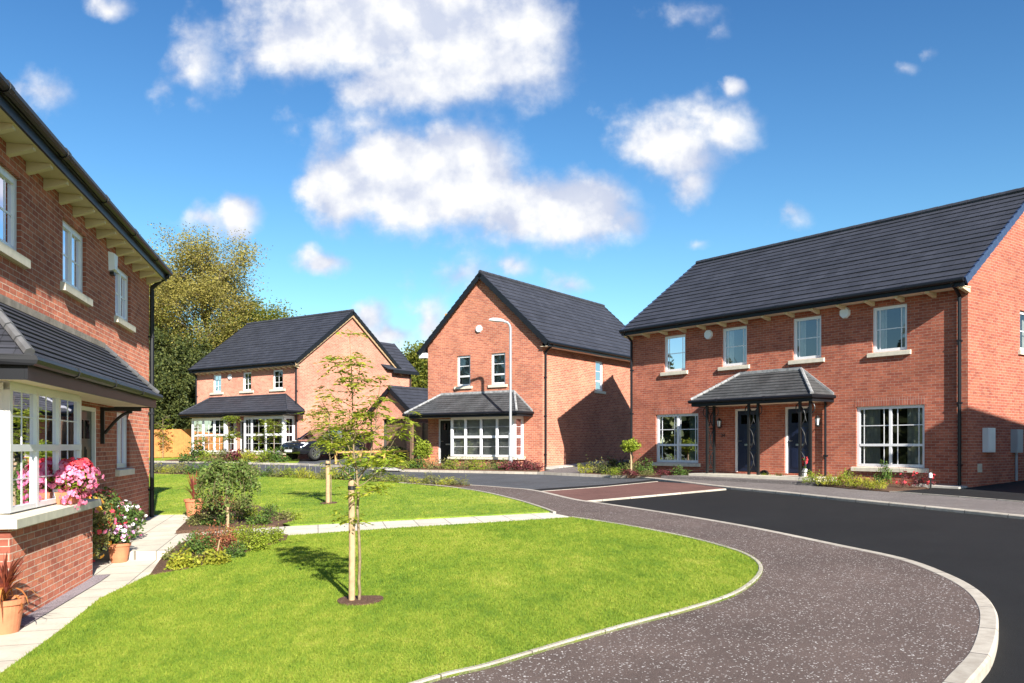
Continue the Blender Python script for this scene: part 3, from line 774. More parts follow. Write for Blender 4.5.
def hipped_canopy(F, parent, ua, ub, p, ze, zt, ra, rb, tile='tile_old', name='porch_roof', fh=.2, soffit='soffit', hipm='hip', gauge=.16, rk=False, flash=None):
    """lean-to roof on the front wall from ua to ub (at the eave), hipped ends, projecting p"""
    r = MB()
    E0, E1, W0, W1 = F(ua, p, ze), F(ub, p, ze), F(ua, .0, ze), F(ub, .0, ze); T0, T1 = F(ua+ra, .0, zt), F(ub-rb, .0, zt)
    tiled(r, E0, E1, T1, T0, gauge, .018); tiled(r, E0, W0, T0, T0, gauge, .018); tiled(r, E1, W1, T1, T1, gauge, .018)
    ro = r.build(name, M[tile], parent)
    for a, b in ((E0, T0), (E1, T1)):
        mb = MB(); a, b = Vector(a), Vector(b); n = max(2, int((b-a).length/.22))
        for k in range(n): mb.tube([a.lerp(b, k/n)+Vector((0, 0, .03)), a.lerp(b, (k+.95)/n)+Vector((0, 0, .03))], [.055, .048], 7)
        mb.build('hip_tiles', M[hipm], ro)
    mb = MB()   # flashing where the roof meets the wall
    for a, b in ((T0, T1), (W0, T0), (W1, T1)):
        mb.beam(Vector(a)+F.vec(0, .012, .04), Vector(b)+F.vec(0, .012, .04), F.vec(0, .010), Vector((0, 0, .045)))
    mb.build('flashing', M[flash or hipm], ro)
    mb = MB(); e = .02
    mb.box(F, ua, ub, p-.045, p-.015, ze-fh, ze-.01); mb.box(F, ua, ua+.03, .004, p-.046, ze-fh, ze-.01); mb.box(F, ub-.03, ub, .004, p-.046, ze-fh, ze-.01)
    mb.build('fascia', M['black'], ro)
    mb = MB(); mb.box(F, ua+.031, ub-.031, .004, p-.047, ze-fh+.02, ze-fh+.05); mb.build('soffit', M[soffit], ro)
    mb = MB(); g = ze-.045
    mb.tube([F(ua-.05, .05, g), F(ua-.05, p+.04, g), F(ub+.05, p+.04, g), F(ub+.05, .05, g)], .055, 8)
    u = ua+1.6
    while u < ub-.6:
        mb.tube([F(u-.05, p+.04, g), F(u+.05, p+.04, g)], .066, 8); u += 1.8
    mb.build('gutter', M['black'], ro)
    return ro

# ================================================================== RIGHT: pair of semi-detached houses
pr = empty('semi_detached_house', RF(6, 0, gz(8, 26)), 'long red brick pair of houses with dark roof and shared hipped porch on the right', 'house')
zb = .55
up = [(1.6, 2.6, 4.5, 5.76), (4.2, 5.17, 4.5, 5.76), (6.87, 7.87, 4.5, 5.76), (9.45, 10.45, 4.5, 5.76)]
gf = [(1.12, 3.09, 1.30, 3.0), (8.88, 10.85, 1.30, 3.0)]
drs = [(4.50, 5.47, 1.04, 3.08), (6.40, 7.37, 1.04, 3.08)]
RS = RF.side()
sops = [(3.04, 4.1, 4.55, 5.66)]
gabled(RF, 12.04, 7.46, zb, 6.0, 9.13, .47, .12, 'brick_r', pr, up+gf+drs, sops, True, verge_mat='verge', z_eave=6.09,
       soldier=[(a, b, d) for a, b, c, d in gf]+[(a, b, d) for a, b, c, d in up if d < 5.7])
RS_u = up
for a, b, c, d in up: win(RF, pr, a, b, c, d, curt='curtain', **GEO)
for i, (a, b, c, d) in enumerate(gf):
    win(RF, pr, a, b, c, d, V=[(.5, 0, 1)], H=[(.36, 0, .5), (.36, .5, 1)], v=[(.1, 0, 1), (.4, 0, 1), (.6, 0, 1), (.9, 0, 1)][::1] if i == 0 else [(.1, 0, 1), (.88, 0, 1), (.44, 0, 1), (.58, 0, 1)], h=[(.68, 0, 1)], curt='curtain_g' if i else 'curtain')
win(RS, pr, *sops[0], curt='curtain', **GEO)
for a, b, c, d in drs: door(RF, pr, a, b, c, d, 'navy')
eave_bits(pr, RF, -.1, 12.14, .44, 5.93, 6.10, .86, 15, u_first=-.06, corb_mat='cream')
downpipe(pr, RF, .18, .07, gz(11.6, 21.5)-.05, 6.05, .45, r=.045)
downpipe(pr, RF, 12.0, .07, gz(4.5, 31)-.05, 6.05, .45, r=.045)
alarm(pr, RF, 8.42, 5.62); alarm(pr, RF, 3.42, 5.72)
# porch
po = hipped_canopy(RF, pr, 3.78, 8.24, 1.1, 3.36, 4.19, 1.1, 1.1)
st = MB(); st.box(RF, 3.7, 8.3, .005, 1.15, gz(7, 26.5)-.15, .985); st.build('porch_step', M['stone'], pr)
downpipe(pr, RF, 4.02, .07, 1.0, 3.3, .07, r=.035)
def trellis(u, along, w0=.92):
    mb = MB(); L = .34
    def pos(s, w_=0): return RF(u+(s if along else 0), w0-(0 if along else s), 0)
    z0, z1 = 1.0, 3.18
    for s in (0, L): p = pos(s); mb.beam(p+Vector((0, 0, z0)), p+Vector((0, 0, z1)), RF.vec(.035, 0), RF.vec(0, .035))
    for zz in (z0+.12, z0+.75, z0+1.45, z1-.12):
        a, b = pos(0), pos(L); mb.beam(a+Vector((0, 0, zz)), b+Vector((0, 0, zz)), RF.vec(.012, .012), Vector((0, 0, .012)))
    for za, zc in ((z0+.12, z0+.75), (z0+.75, z0+1.45), (z0+1.45, z1-.12)):
        for s0, s1 in ((0, L), (L, 0)):
            pts = []
            for k in range(9):
                t = k/8; s = s0+(s1-s0)*(t+.12*math.sin(2*math.pi*t)); pts.append(pos(s)+Vector((0, 0, za+(zc-za)*t)))
            mb.tube(pts, .016, 5)
    # scroll bracket at the head
    for sg in (-1, 1):
        c = pos(L/2)+Vector((0, 0, z1-.05)); pts = []
        for k in range(13):
            a = k/12*math.pi*1.5; rr = .2*(1-k/18)
            pts.append(c+RF.vec(sg*(.17+rr*math.sin(a)*.9), 0, -.18+rr*math.cos(a)))
        mb.tube(pts, .016, 5)
    mb.build('trellis_post', M['iron'], pr)
trellis(7.72, False); trellis(5.75, True); trellis(3.95, True)
trellis(7.62, True, .90) if False else None
def wall_lantern(u, z):
    mb = MB(); c = RF(u, .16, z)
    mb.lathe(c, [(.0, .20), (.02, .17), (.085, .10), (.09, .085), (.0, .085)], 6)
    mb.lathe(c, [(.0, -.16), (.03, -.14), (.05, -.11), (.0, -.10)], 6)
    for k in range(6):
        a = k*math.pi/3; mb.tube([c+Vector((.05*math.cos(a), .05*math.sin(a), -.11)), c+Vector((.08*math.cos(a), .08*math.sin(a), .09))], .007, 4)
    mb.tube([RF(u, 0, z-.02), RF(u, .08, z-.15), RF(u, .16, z-.15)], .012, 5)
    o = mb.build('wall_lantern', M['iron'], pr)
    g = MB(); g.lathe(c, [(.045, -.10), (.072, .085)], 6); g.build('lantern_glass', M['lampglass'], o)
wall_lantern(7.86, 2.62); wall_lantern(4.22, 2.60)
def text_part(name, s, F, u, w, z, size, mat, parent, ext=.004):
    cu = bpy.data.curves.new(name, 'FONT'); cu.body = s; cu.size = size; cu.extrude = ext; cu.align_x = 'CENTER'; cu.align_y = 'CENTER'
    o = bpy.data.objects.new(name, cu); COL.objects.link(o)
    dg = bpy.context.evaluated_depsgraph_get(); me = bpy.data.meshes.new_from_object(o.evaluated_get(dg))
    bpy.data.objects.remove(o); me.materials.clear(); me.materials.append(mat)
    x = -F.vec(1, 0) ; n = F.vec(0, 1)
    if x.cross(Vector((0, 0, 1))).dot(n) < 0: x = -x
    mt = Matrix.Identity(4)
    c = F(u, w, z)-Vector(parent['_o'])
    mt = Matrix(((x.x, 0, n.x, c.x), (x.y, 0, n.y, c.y), (0, 1, 0, c.z), (0, 0, 0, 1)))
    me.transform(mt)
    ob = bpy.data.objects.new(name, me); COL.objects.link(ob); ob.parent = parent; ob['_o'] = parent['_o']
    return ob
text_part('house_number', '24', RF, 7.82, .012, 2.22, .17, M['iron'], pr)
# meter boxes, vent on the end wall
mb = MB(); mb.box(RS, .80, 1.22, .0, .14, 1.72, 2.36); mb.box(RS, .83, 1.19, .14, .155, 1.76, 2.32); mb.build('meter_box', M['white'], pr)['label'] = 'white meter box on the end wall'
mb = MB(); mb.box(RS, 2.46, 2.84, .0, .16, 1.70, 2.34); mb.box(RS, 2.49, 2.81, .16, .172, 1.74, 2.30)
o = mb.build('meter_box', M['greybox'], pr); o['label'] = 'grey meter box with a pipe below'
mb = MB(); mb.tube([RS(2.62, .08, gz(14, 23)), RS(2.62, .08, 1.70)], .035, 8); mb.build('service_pipe', M['greybox'], o)
mb = MB(); mb.box(RS, .52, .74, .0, .02, 1.2, 1.42)
for k in range(5): mb.box(RS, .54, .72, .02, .028, 1.22+k*.04, 1.24+k*.04)
mb.build('air_vent', M['stone'], pr)

# ================================================================== MIDDLE: gable fronted house
hm = empty('gabled_house', MF(3.1, 0, gz(-1, 36)), 'narrow red brick house with steep front gable, bay window and black front door', 'house')
MS = MF.side()
mup = [(1.9, 2.66, 4.53, 5.88), (3.8, 4.56, 4.53, 5.88)]
mdr = [(4.62, 5.66, 1.08, 3.08)]
msd = [(4.45, 5.2, 4.42, 5.78)]
gabled(MF, 6.26, 10.7, .5, 6.0, 9.42, .42, .18, 'brick', hm, mup+mdr+[(1.0, 4.3, 1.4, 3.08)], msd, False, z_eave=6.16)
for a, b, c, d in mup: win(MF, hm, a, b, c, d, H=[(.32, 0, 1)], h=[(.66, 0, 1)], curt='blind', cls='full')
win(MS, hm, *msd[0], H=[(.32, 0, 1)], h=[(.66, 0, 1)], curt='curtain', cls='full')
door(MF, hm, *mdr[0], 'blackdoor')
alarm(hm, MF, 3.3, 7.0)
# side eaves
eb = MB(); eb.box(MS, -.18, 10.9, .38, .42, 5.97, 6.14); eb.build('fascia', M['black'], hm)
eb = MB(); eb.box(MS, -.16, 10.9, .003, .378, 5.98, 6.0); eb.build('soffit', M['soffit'], hm)
eb = MB(); eb.tube([MS(-.2, .47, 6.13), MS(10.9, .47, 6.13)], .062, 8); eb.build('gutter', M['black'], hm)
eb = MB(); eb.tube([MS(-.2, -6.26-.47, 6.13), MS(10.9, -6.26-.47, 6.13)], .062, 8); eb.build('gutter', M['black'], hm)
eb = MB(); eb.box(MF, 6.262, 6.66, -.25, .17, 5.90, 6.12); eb.build('eave_box', M['upvc'], hm)
eb = MB(); eb.box(MF, 5.0, 5.18, .0, .10, 7.60, 7.82); eb.build('bat_box', M['rail'], hm)
downpipe(hm, MS, .14, .07, gz(1.3, 35)-.05, 6.1, .45, r=.045)
# canopy
hipped_canopy(MF, hm, .48, 6.62, 1.2, 3.30, 4.17, .95, 1.15, rk=True)
mb = MB(); mb.box(MF, 6.28, 6.40, .95, 1.07, gz(-4, 38)-.1, 3.1); mb.build('porch_post', M['gatewood'], hm)
# bay: brick base, sill, glazed frame
def bay(F, parent, ua, ub, p, zb, zsill, ztop, mat, cols, side_cols, thick=.07, sill_o=.10, hbar=.52, tops=.0, room=.0, curt='curtain', pw=None, thin_rows=(0, 1), thin_cols=(), base=None, blind=False):
    pw = p if pw is None else pw     # brick base may project further than the glazing
    e = 0.0
    UA, UB = base if base else (ua-(pw-p), ub+(pw-p))
    mb = MB(); 
    mb.poly([F(UA, .0, zb), F(UA, pw, zb), F(UA, pw, zsill-.12), F(UA, 0, zsill-.12)])
    mb.poly([F(UB, .0, zb), F(UB, pw, zb), F(UB, pw, zsill-.12), F(UB, 0, zsill-.12)])
    mb.poly([F(UA, pw, zb), F(UB, pw, zb), F(UB, pw, zsill-.12), F(UA, pw, zsill-.12)])
    bo = mb.build('bay_wall', M[mat], parent)
    s = MB(); s.hexa([F(UA-sill_o, -.05, zsill-.12), F(UB+sill_o, -.05, zsill-.12), F(UB+sill_o, pw+sill_o, zsill-.12), F(UA-sill_o, pw+sill_o, zsill-.12), F(UA-sill_o, -.05, zsill), F(UB+sill_o, -.05, zsill), F(UB+sill_o, pw+sill_o, zsill-.03), F(UA-sill_o, pw+sill_o, zsill-.03)])
    s.build('bay_sill', M['stone'], bo)
    fr = MB(); W = ub-ua; H = ztop-zsill; zt = zsill+hbar*H
    def face(Fm, a, b, wf, cols_, both=True):
        Wf = b-a; t = thick
        fr.box(Fm, a, b, wf-.06, wf, ztop-t, ztop); fr.box(Fm, a, b, wf-.06, wf, zsill, zsill+t*.8)
        fr.box(Fm, a, b, wf-.059, wf+.004, zt-t*.55, zt+t*.55)
        xs = [a+t*.6]+[a+Wf*c for c in cols_]+[b-t*.6]
        for i, x in enumerate(xs): fr.box(Fm, x-t*(.6 if i in (0, len(xs)-1) else .55), x+t*(.6 if i in (0, len(xs)-1) else .55), wf-.061, wf+.002, zsill+.001, ztop-.001)
        for x0, x1 in zip(xs, xs[1:]):
            for q in thin_cols: fr.box(Fm, x0+(x1-x0)*q-.007, x0+(x1-x0)*q+.007, wf-.041, wf-.029, zsill, ztop)
            if 0 in thin_rows: fr.box(Fm, x0, x1, wf-.042, wf-.028, (zsill+zt)/2-.007, (zsill+zt)/2+.007)
            if 1 in thin_rows: fr.box(Fm, x0, x1, wf-.042, wf-.028, (ztop+zt)/2-.007, (ztop+zt)/2+.007)
    face(F, ua, ub, p, cols)
    SA = F.side(ua); SB = F.side(ub, True)
    face(SA, -p+.062, .0, .0, side_cols); face(SB, -p+.062, .0, .0, side_cols)
    wo = fr.build('bay_window', M['upvc'], parent)
    g = MB(); gw = p-.035
    g.poly([F(ua+.03, gw, zsill), F(ub-.03, gw, zsill), F(ub-.03, gw, ztop), F(ua+.03, gw, ztop)])
    g.poly([F(ua+.03, .0, zsill), F(ua+.03, gw-.002, zsill), F(ua+.03, gw-.002, ztop), F(ua+.03, .0, ztop)])
    g.poly([F(ub-.03, .0, zsill), F(ub-.03, gw-.002, zsill), F(ub-.03, gw-.002, ztop), F(ub-.03, .0, ztop)])
    g.build('pane', M['glass'], wo)
    cap = MB(); cap.box(F, ua+.01, ub-.01, .005, p-.01, ztop-.002, ztop+.06); cap.build('bay_head', M['upvc'], wo)
    if blind:
        bl = MB(); z = ztop-.03
        while z > zsill+.06:
            bl.poly([F(ua+.09, p-.13, z), F(ub-.09, p-.13, z), F(ub-.09, p-.165, z-.05), F(ua+.09, p-.165, z-.05)]); z -= .052
        bl.build('blind', M['blind'], wo, recalc=False)
    for a, b in () if blind else ((ua+.08, ua+.08+W*.16), (ub-.08-W*.16, ub-.08), (ua+W*.42, ua+W*.52)):
        c = MB(); n = 10; pts = [(a+(b-a)*k/n, p-.22+.03*math.sin(k*1.9)) for k in range(n+1)]
        for (x, q), (x2, q2) in zip(pts, pts[1:]): c.poly([F(x, q, zsill+.02), F(x2, q2, zsill+.02), F(x2, q2, ztop-.02), F(x, q, ztop-.02)])
        c.build('curtain', M[curt], wo, recalc=False, smooth=True)
bay(MF, hm, .95, 4.33, .72, .5, 1.42, 3.10, 'brick', [.26, .51, .76], [], thick=.095, curt='blind', hbar=.5, blind=True)
# ================================================================== FAR LEFT: house with long canopy
hd = empty('double_fronted_house', DF(4.5, 0, gz(-15, 47)), 'red brick house with two white bay windows under one long canopy at the back left', 'house')
DS = DF.side()
dup_ = [(1.3, 2.14, 4.98, 6.02), (3.98, 4.74, 4.98, 6.02), (6.7, 7.48, 4.98, 6.02)]
ddr = [(3.9, 5.0, 1.25, 3.3)]
gabled(DF, 9.1, 7.6, .7, 6.22, 9.55, .42, .18, 'brick_far', hd, dup_+ddr+[(.45, 3.55, 1.6, 3.35), (5.4, 8.35, 1.6, 3.35)], [], True, z_eave=6.36)
for a, b, c, d in dup_: win(DF, hd, a, b, c, d, v=[(.5, 0, 1)], h=[(.36, 0, 1), (.67, 0, 1)], curt='curtain', cls='left', sill_w=.22)
door(DF, hd, *ddr[0], 'blackdoor')
eave_bits(hd, DF, -.12, 9.22, .38, 6.16, 6.36, .48, 19, u_first=.02, corb_mat='cream')
alarm(hd, DF, 5.85, 5.82)
downpipe(hd, DF, .14, .07, 1.0, 6.3, .42, r=.045); downpipe(hd, DF, 8.98, .07, 1.0, 6.3, .42, r=.045)
mb = MB(); mb.tube([DF(8.98+.2, .02, 3.3), DF(9.16, .02, 6.2)], .04, 6)
bb = MB()
for sgn in (0,):
    bb.beam(DS(-.35, .13, 6.20), DS(3.8, .13, 9.30), DS.vec(0, .02), Vector((0, 0, .09))); bb.beam(DS(7.95, .13, 6.20), DS(3.8, .13, 9.30), DS.vec(0, .02), Vector((0, 0, .09)))
bb.build('bargeboard', M['stake'], hd)
hipped_canopy(DF, hd, -.45, 9.0, 1.15, 3.72, 4.62, 1.5, 1.2, rk=False, tile='tile', hipm='tile', gauge=.22)
bay(DF, hd, .35, 3.65, .75, .7, 1.52, 3.42, 'brick_far', [.45, .78][:1]+[.80], [], thick=.11, thin_cols=(.5,), curt='curtain', hbar=.5)
bay(DF, hd, 5.3, 8.45, .75, .7, 1.52, 3.42, 'brick_far', [.33, .66], [], thick=.11, thin_cols=(.5,), curt='curtain', hbar=.5)
# rear wing
WF = Frame(*DF(0.02, -7.6, 0)[:2], DF.d)
wg = MB()
wg.poly([WF(0, -1.35, 1), WF(0, 0, 1), WF(0, 0, 6.4), WF(0, -1.35, 6.4)])
wg.poly([WF(0, -1.35, 1), WF(3.4, -1.35, 1), WF(3.4, -1.35, 6.4), WF(1.7, -1.35, 8.2), WF(0, -1.35, 6.4)])
wgo = wg.build('rear_wing', M['brick_far'], hd)
r = MB(); tiled(r, WF(-.3, -1.6, 6.45), WF(-.3, 1.0, 6.45), WF(1.7, 3.6, 8.35), WF(1.7, -1.6, 8.35)); tiled(r, WF(3.7, -1.6, 6.45), WF(3.7, 1.0, 6.45), WF(1.7, 3.6, 8.35), WF(1.7, -1.6, 8.35))
r.build('wing_roof', M['tile'], wgo)
mb = MB(); mb.box(WF, -.36, -.28, -1.7, .6, 6.25, 6.44); mb.beam(WF(-.3, -1.62, 6.36), WF(1.7, -1.62, 8.28), WF.vec(0, .03), Vector((0, 0, .1))); mb.build('wing_fascia', M['black'], wgo)
mb = MB(); mb.tube([WF(-.06, -1.2, 1.2), WF(-.06, -1.2, 6.3)], .045, 6); mb.build('downpipe', M['black'], wgo)
# chimney pot seen over the verge
mb = MB(); mb.box(WF, 2.2, 2.7, .6, 1.0, 7.6, 9.0); mb.build('chimney', M['brick_far'], wgo)
# ================================================================== garage
gr = empty('garage', GF(1.4, 0, gz(-6.6, 46)), 'small gabled brick garage with open doorway between the two further houses', 'garage')
gabled(GF, 2.75, 6.5, .7, 3.62, 5.05, .3, .16, 'brick_far', gr, [(.24, 2.02, 1.1, 3.34)], [], False, z_eave=3.68)
mb = MB(); mb.box(GF, .26, 2.0, -.35, -.31, 1.1, 3.33)
for k in range(11): mb.box(GF, .27, 1.99, -.31, -.30, 1.14+k*.2, 1.14+k*.2+.17)
mb.build('garage_door', M['gatewood'], gr)
mb = MB(); mb.tube([GF(3.1, .2, 3.6), GF(3.1, -6.6, 3.6)], .05, 6); mb.tube([GF(-.35, .2, 3.6), GF(-.35, -6.6, 3.6)], .05, 6); mb.build('gutter', M['black'], gr)
mb = MB(); mb.tube([GF(2.82, .05, 1.1), GF(2.82, .05, 3.5)], .04, 6); mb.build('downpipe', M['black'], gr)

# ================================================================== LEFT: near house
hl = empty('brick_house', LF(7, 0, gz(-6, 11)), 'near red brick house on the left with bay window and tiled lean-to canopy', 'house')
lup = [(1.75, 2.95, 4.19, 5.11), (4.85, 6.05, 4.19, 5.11), (7.72, 8.92, 4.19, 5.11)]
lgf = [(1.85, 2.85, 1.49, 2.5)]
ldr = [(4.35, 5.35, .45, 2.5)]; lbay = [(6.6, 9.1, 1.25, 2.5)]
zsL = 5.38
gabled(LF, 15, 8.5, -.4, zsL, 8.8, .36, .1, 'brick_l', hl, lup+lgf+ldr+lbay, [], True, z_eave=5.52)
for a, b, c, d in lup: win(LF, hl, a, b, c, d, V=[(.5, 0, 1)], h=[(.5, 0, 1)], v=[(.25, 0, 1), (.75, 0, 1)], curt=None, w=-.05)
win(LF, hl, *lgf[0], V=[(.5, 0, 1)], curt=None, w=-.05)
door(LF, hl, *ldr[0], 'blackdoor', w=-.03)
mb = MB(); mb.box(LF, 5.351, 5.75, -.05, .0025, .45, 2.5); sl = mb.build('side_light', M['upvc'], hl)
mb = MB(); mb.box(LF, 5.45, 5.65, .003, .006, .6, 2.38); mb.build('pane', M['glass'], sl)
# eave with close-set rafter feet
eave_bits(hl, LF, -.08, 15.0, .34, zsL, 5.56, .66, 22, u_first=.20, corb_mat='cream', corb=(.10, .14), soffit_mat='cream')
downpipe(hl, LF, .06, .07, gz(-7.6, 17.6)-.02, 5.5, .38, r=.045)
mb = MB(); c = LF(3.3, .0, 5.05)
mb.hexa([LF(3.18, 0, 4.88), LF(3.44, 0, 4.88), LF(3.40, .09, 4.92), LF(3.22, .09, 4.92), LF(3.14, 0, 5.2), LF(3.48, 0, 5.2), LF(3.44, .09, 5.18), LF(3.18, .09, 5.18)]); mb.build('alarm_box', M['white'], hl)
mb = MB(); mb.box(LF, 3.24, 3.38, 0, .07, 4.83, 4.879); mb.build('alarm_light', M['iron'], hl)
# canopy
cn = hipped_canopy(LF, hl, 3.03, 9.70, .70, 2.80, 3.52, .72, .72, tile='tile', hipm='lead', flash='mortar', gauge=.10, fh=.24, soffit='soffit')
# bracket
mb = MB(); mb.box(LF, 3.94, 4.0, .0, .06, 1.93, 2.53); mb.box(LF, 3.94, 4.0, .061, .62, 2.47, 2.53)
pts = []
for k in range(7):
    t = k/6; pts.append(LF(3.97, .06+.42*t, 2.10+.36*math.sin(t*math.pi/2)))
mb.tube(pts, .028, 6); mb.build('canopy_bracket', M['iron'], hl)
bay(LF, hl, 6.52, 9.2, .36, -.4, 1.20, 2.56, 'brick_l', [.36, .67], [], thick=.07, pw=.5, sill_o=.09, hbar=.5, thin_cols=(.5,), curt='curtain', base=(6.52, 9.62))

# ================================================================== neighbour outside the frame on the right (it shades the end wall)
NF = Frame(13.5, 15.97, (.418, -.908))
nh = empty('neighbour_house', NF(4.5, 0, gz(16, 12)), 'gabled brick house just outside the right edge of the photo', 'house')
# its gable faces the left; the plot runs away to the right
NF2 = Frame(*NF(9.0, 0, 0)[:2], (-.418, .908)) if NF.n[0] > 0 else NF
nd = gabled(NF2 if NF.n[0] > 0 else NF, 9.0, 11, .3, 5.95, 8.72, .3, .12, 'brick_r', nh, [(1.5, 2.7, 1.3, 2.6), (5.5, 6.7, 1.3, 2.6), (4, 5, 4.3, 5.4)], [], False, z_eave=6.0)
NFF = NF2 if NF.n[0] > 0 else NF
for q in [(1.5, 2.7, 1.3, 2.6), (5.5, 6.7, 1.3, 2.6), (4, 5, 4.3, 5.4)]: win(NFF, nh, *q, V=[(.5, 0, 1)])

# ================================================================== street lamp
lx, ly = A(510.5, 470); lz = gz(lx, ly)
lp = empty('street_lamp', (lx, ly, lz), 'tall pale grey street lamp with curved arm in front of the middle house', 'street lamp')
sc_ = ly/840.
ztop = CAMH+(445-322)*sc_
mb = MB(); mb.tube([(lx, ly, lz-.1), (lx, ly, lz+1.45)], .085, 12); mb.build('lower_column', M['galv'], lp, smooth=False)
mb = MB(); pts = [(lx, ly, lz+1.45), (lx, ly, lz+1.5), (lx, ly, ztop-.3)]
arm = Vector((-1, -.25, 0)).normalized()
base = Vector((lx, ly, ztop-.3))
for k in range(1, 7):
    t = k/6*math.pi/2; pts.append(tuple(base+arm*(.22*(1-math.cos(t)))+Vector((0, 0, .3*math.sin(t)))))
pts.append(tuple(base+arm*.28+Vector((0, 0, .305))))
mb.tube(pts, [.085, .055]+[.048]*(len(pts)-2), 10); mb.build('upper_column', M['galv'], lp)
mb = MB(); s0 = base+arm*.24+Vector((0, 0, .32))
sect = [(0, .05, .05), (.1, .09, .08), (.3, .14, .11), (.5, .13, .10), (.62, .07, .06), (.66, .01, .01)]
ringv = []
side = Vector((-arm.y, arm.x, 0))
n = 12; b = []
for (x, ry, rz) in sect:
    for k in range(n):
        t = 2*math.pi*k/n; zz = math.sin(t)*rz
        if zz < 0: zz *= .5
        b.append(s0+arm*x+side*(math.cos(t)*ry)+Vector((0, 0, zz+.04*x)))
fs = [(i*n+k, i*n+(k+1) % n, (i+1)*n+(k+1) % n, (i+1)*n+k) for i in range(len(sect)-1) for k in range(n)]+[tuple(range(n))]
mb.add(b, fs); mb.build('lamp_head', M['white'], lp, smooth=True)
mb = MB(); mb.box(Frame(lx, ly, (1, 0)), -.05, .05, -.095, -.084, lz+.55, lz+.95); mb.build('access_door', M['galv'], lp)

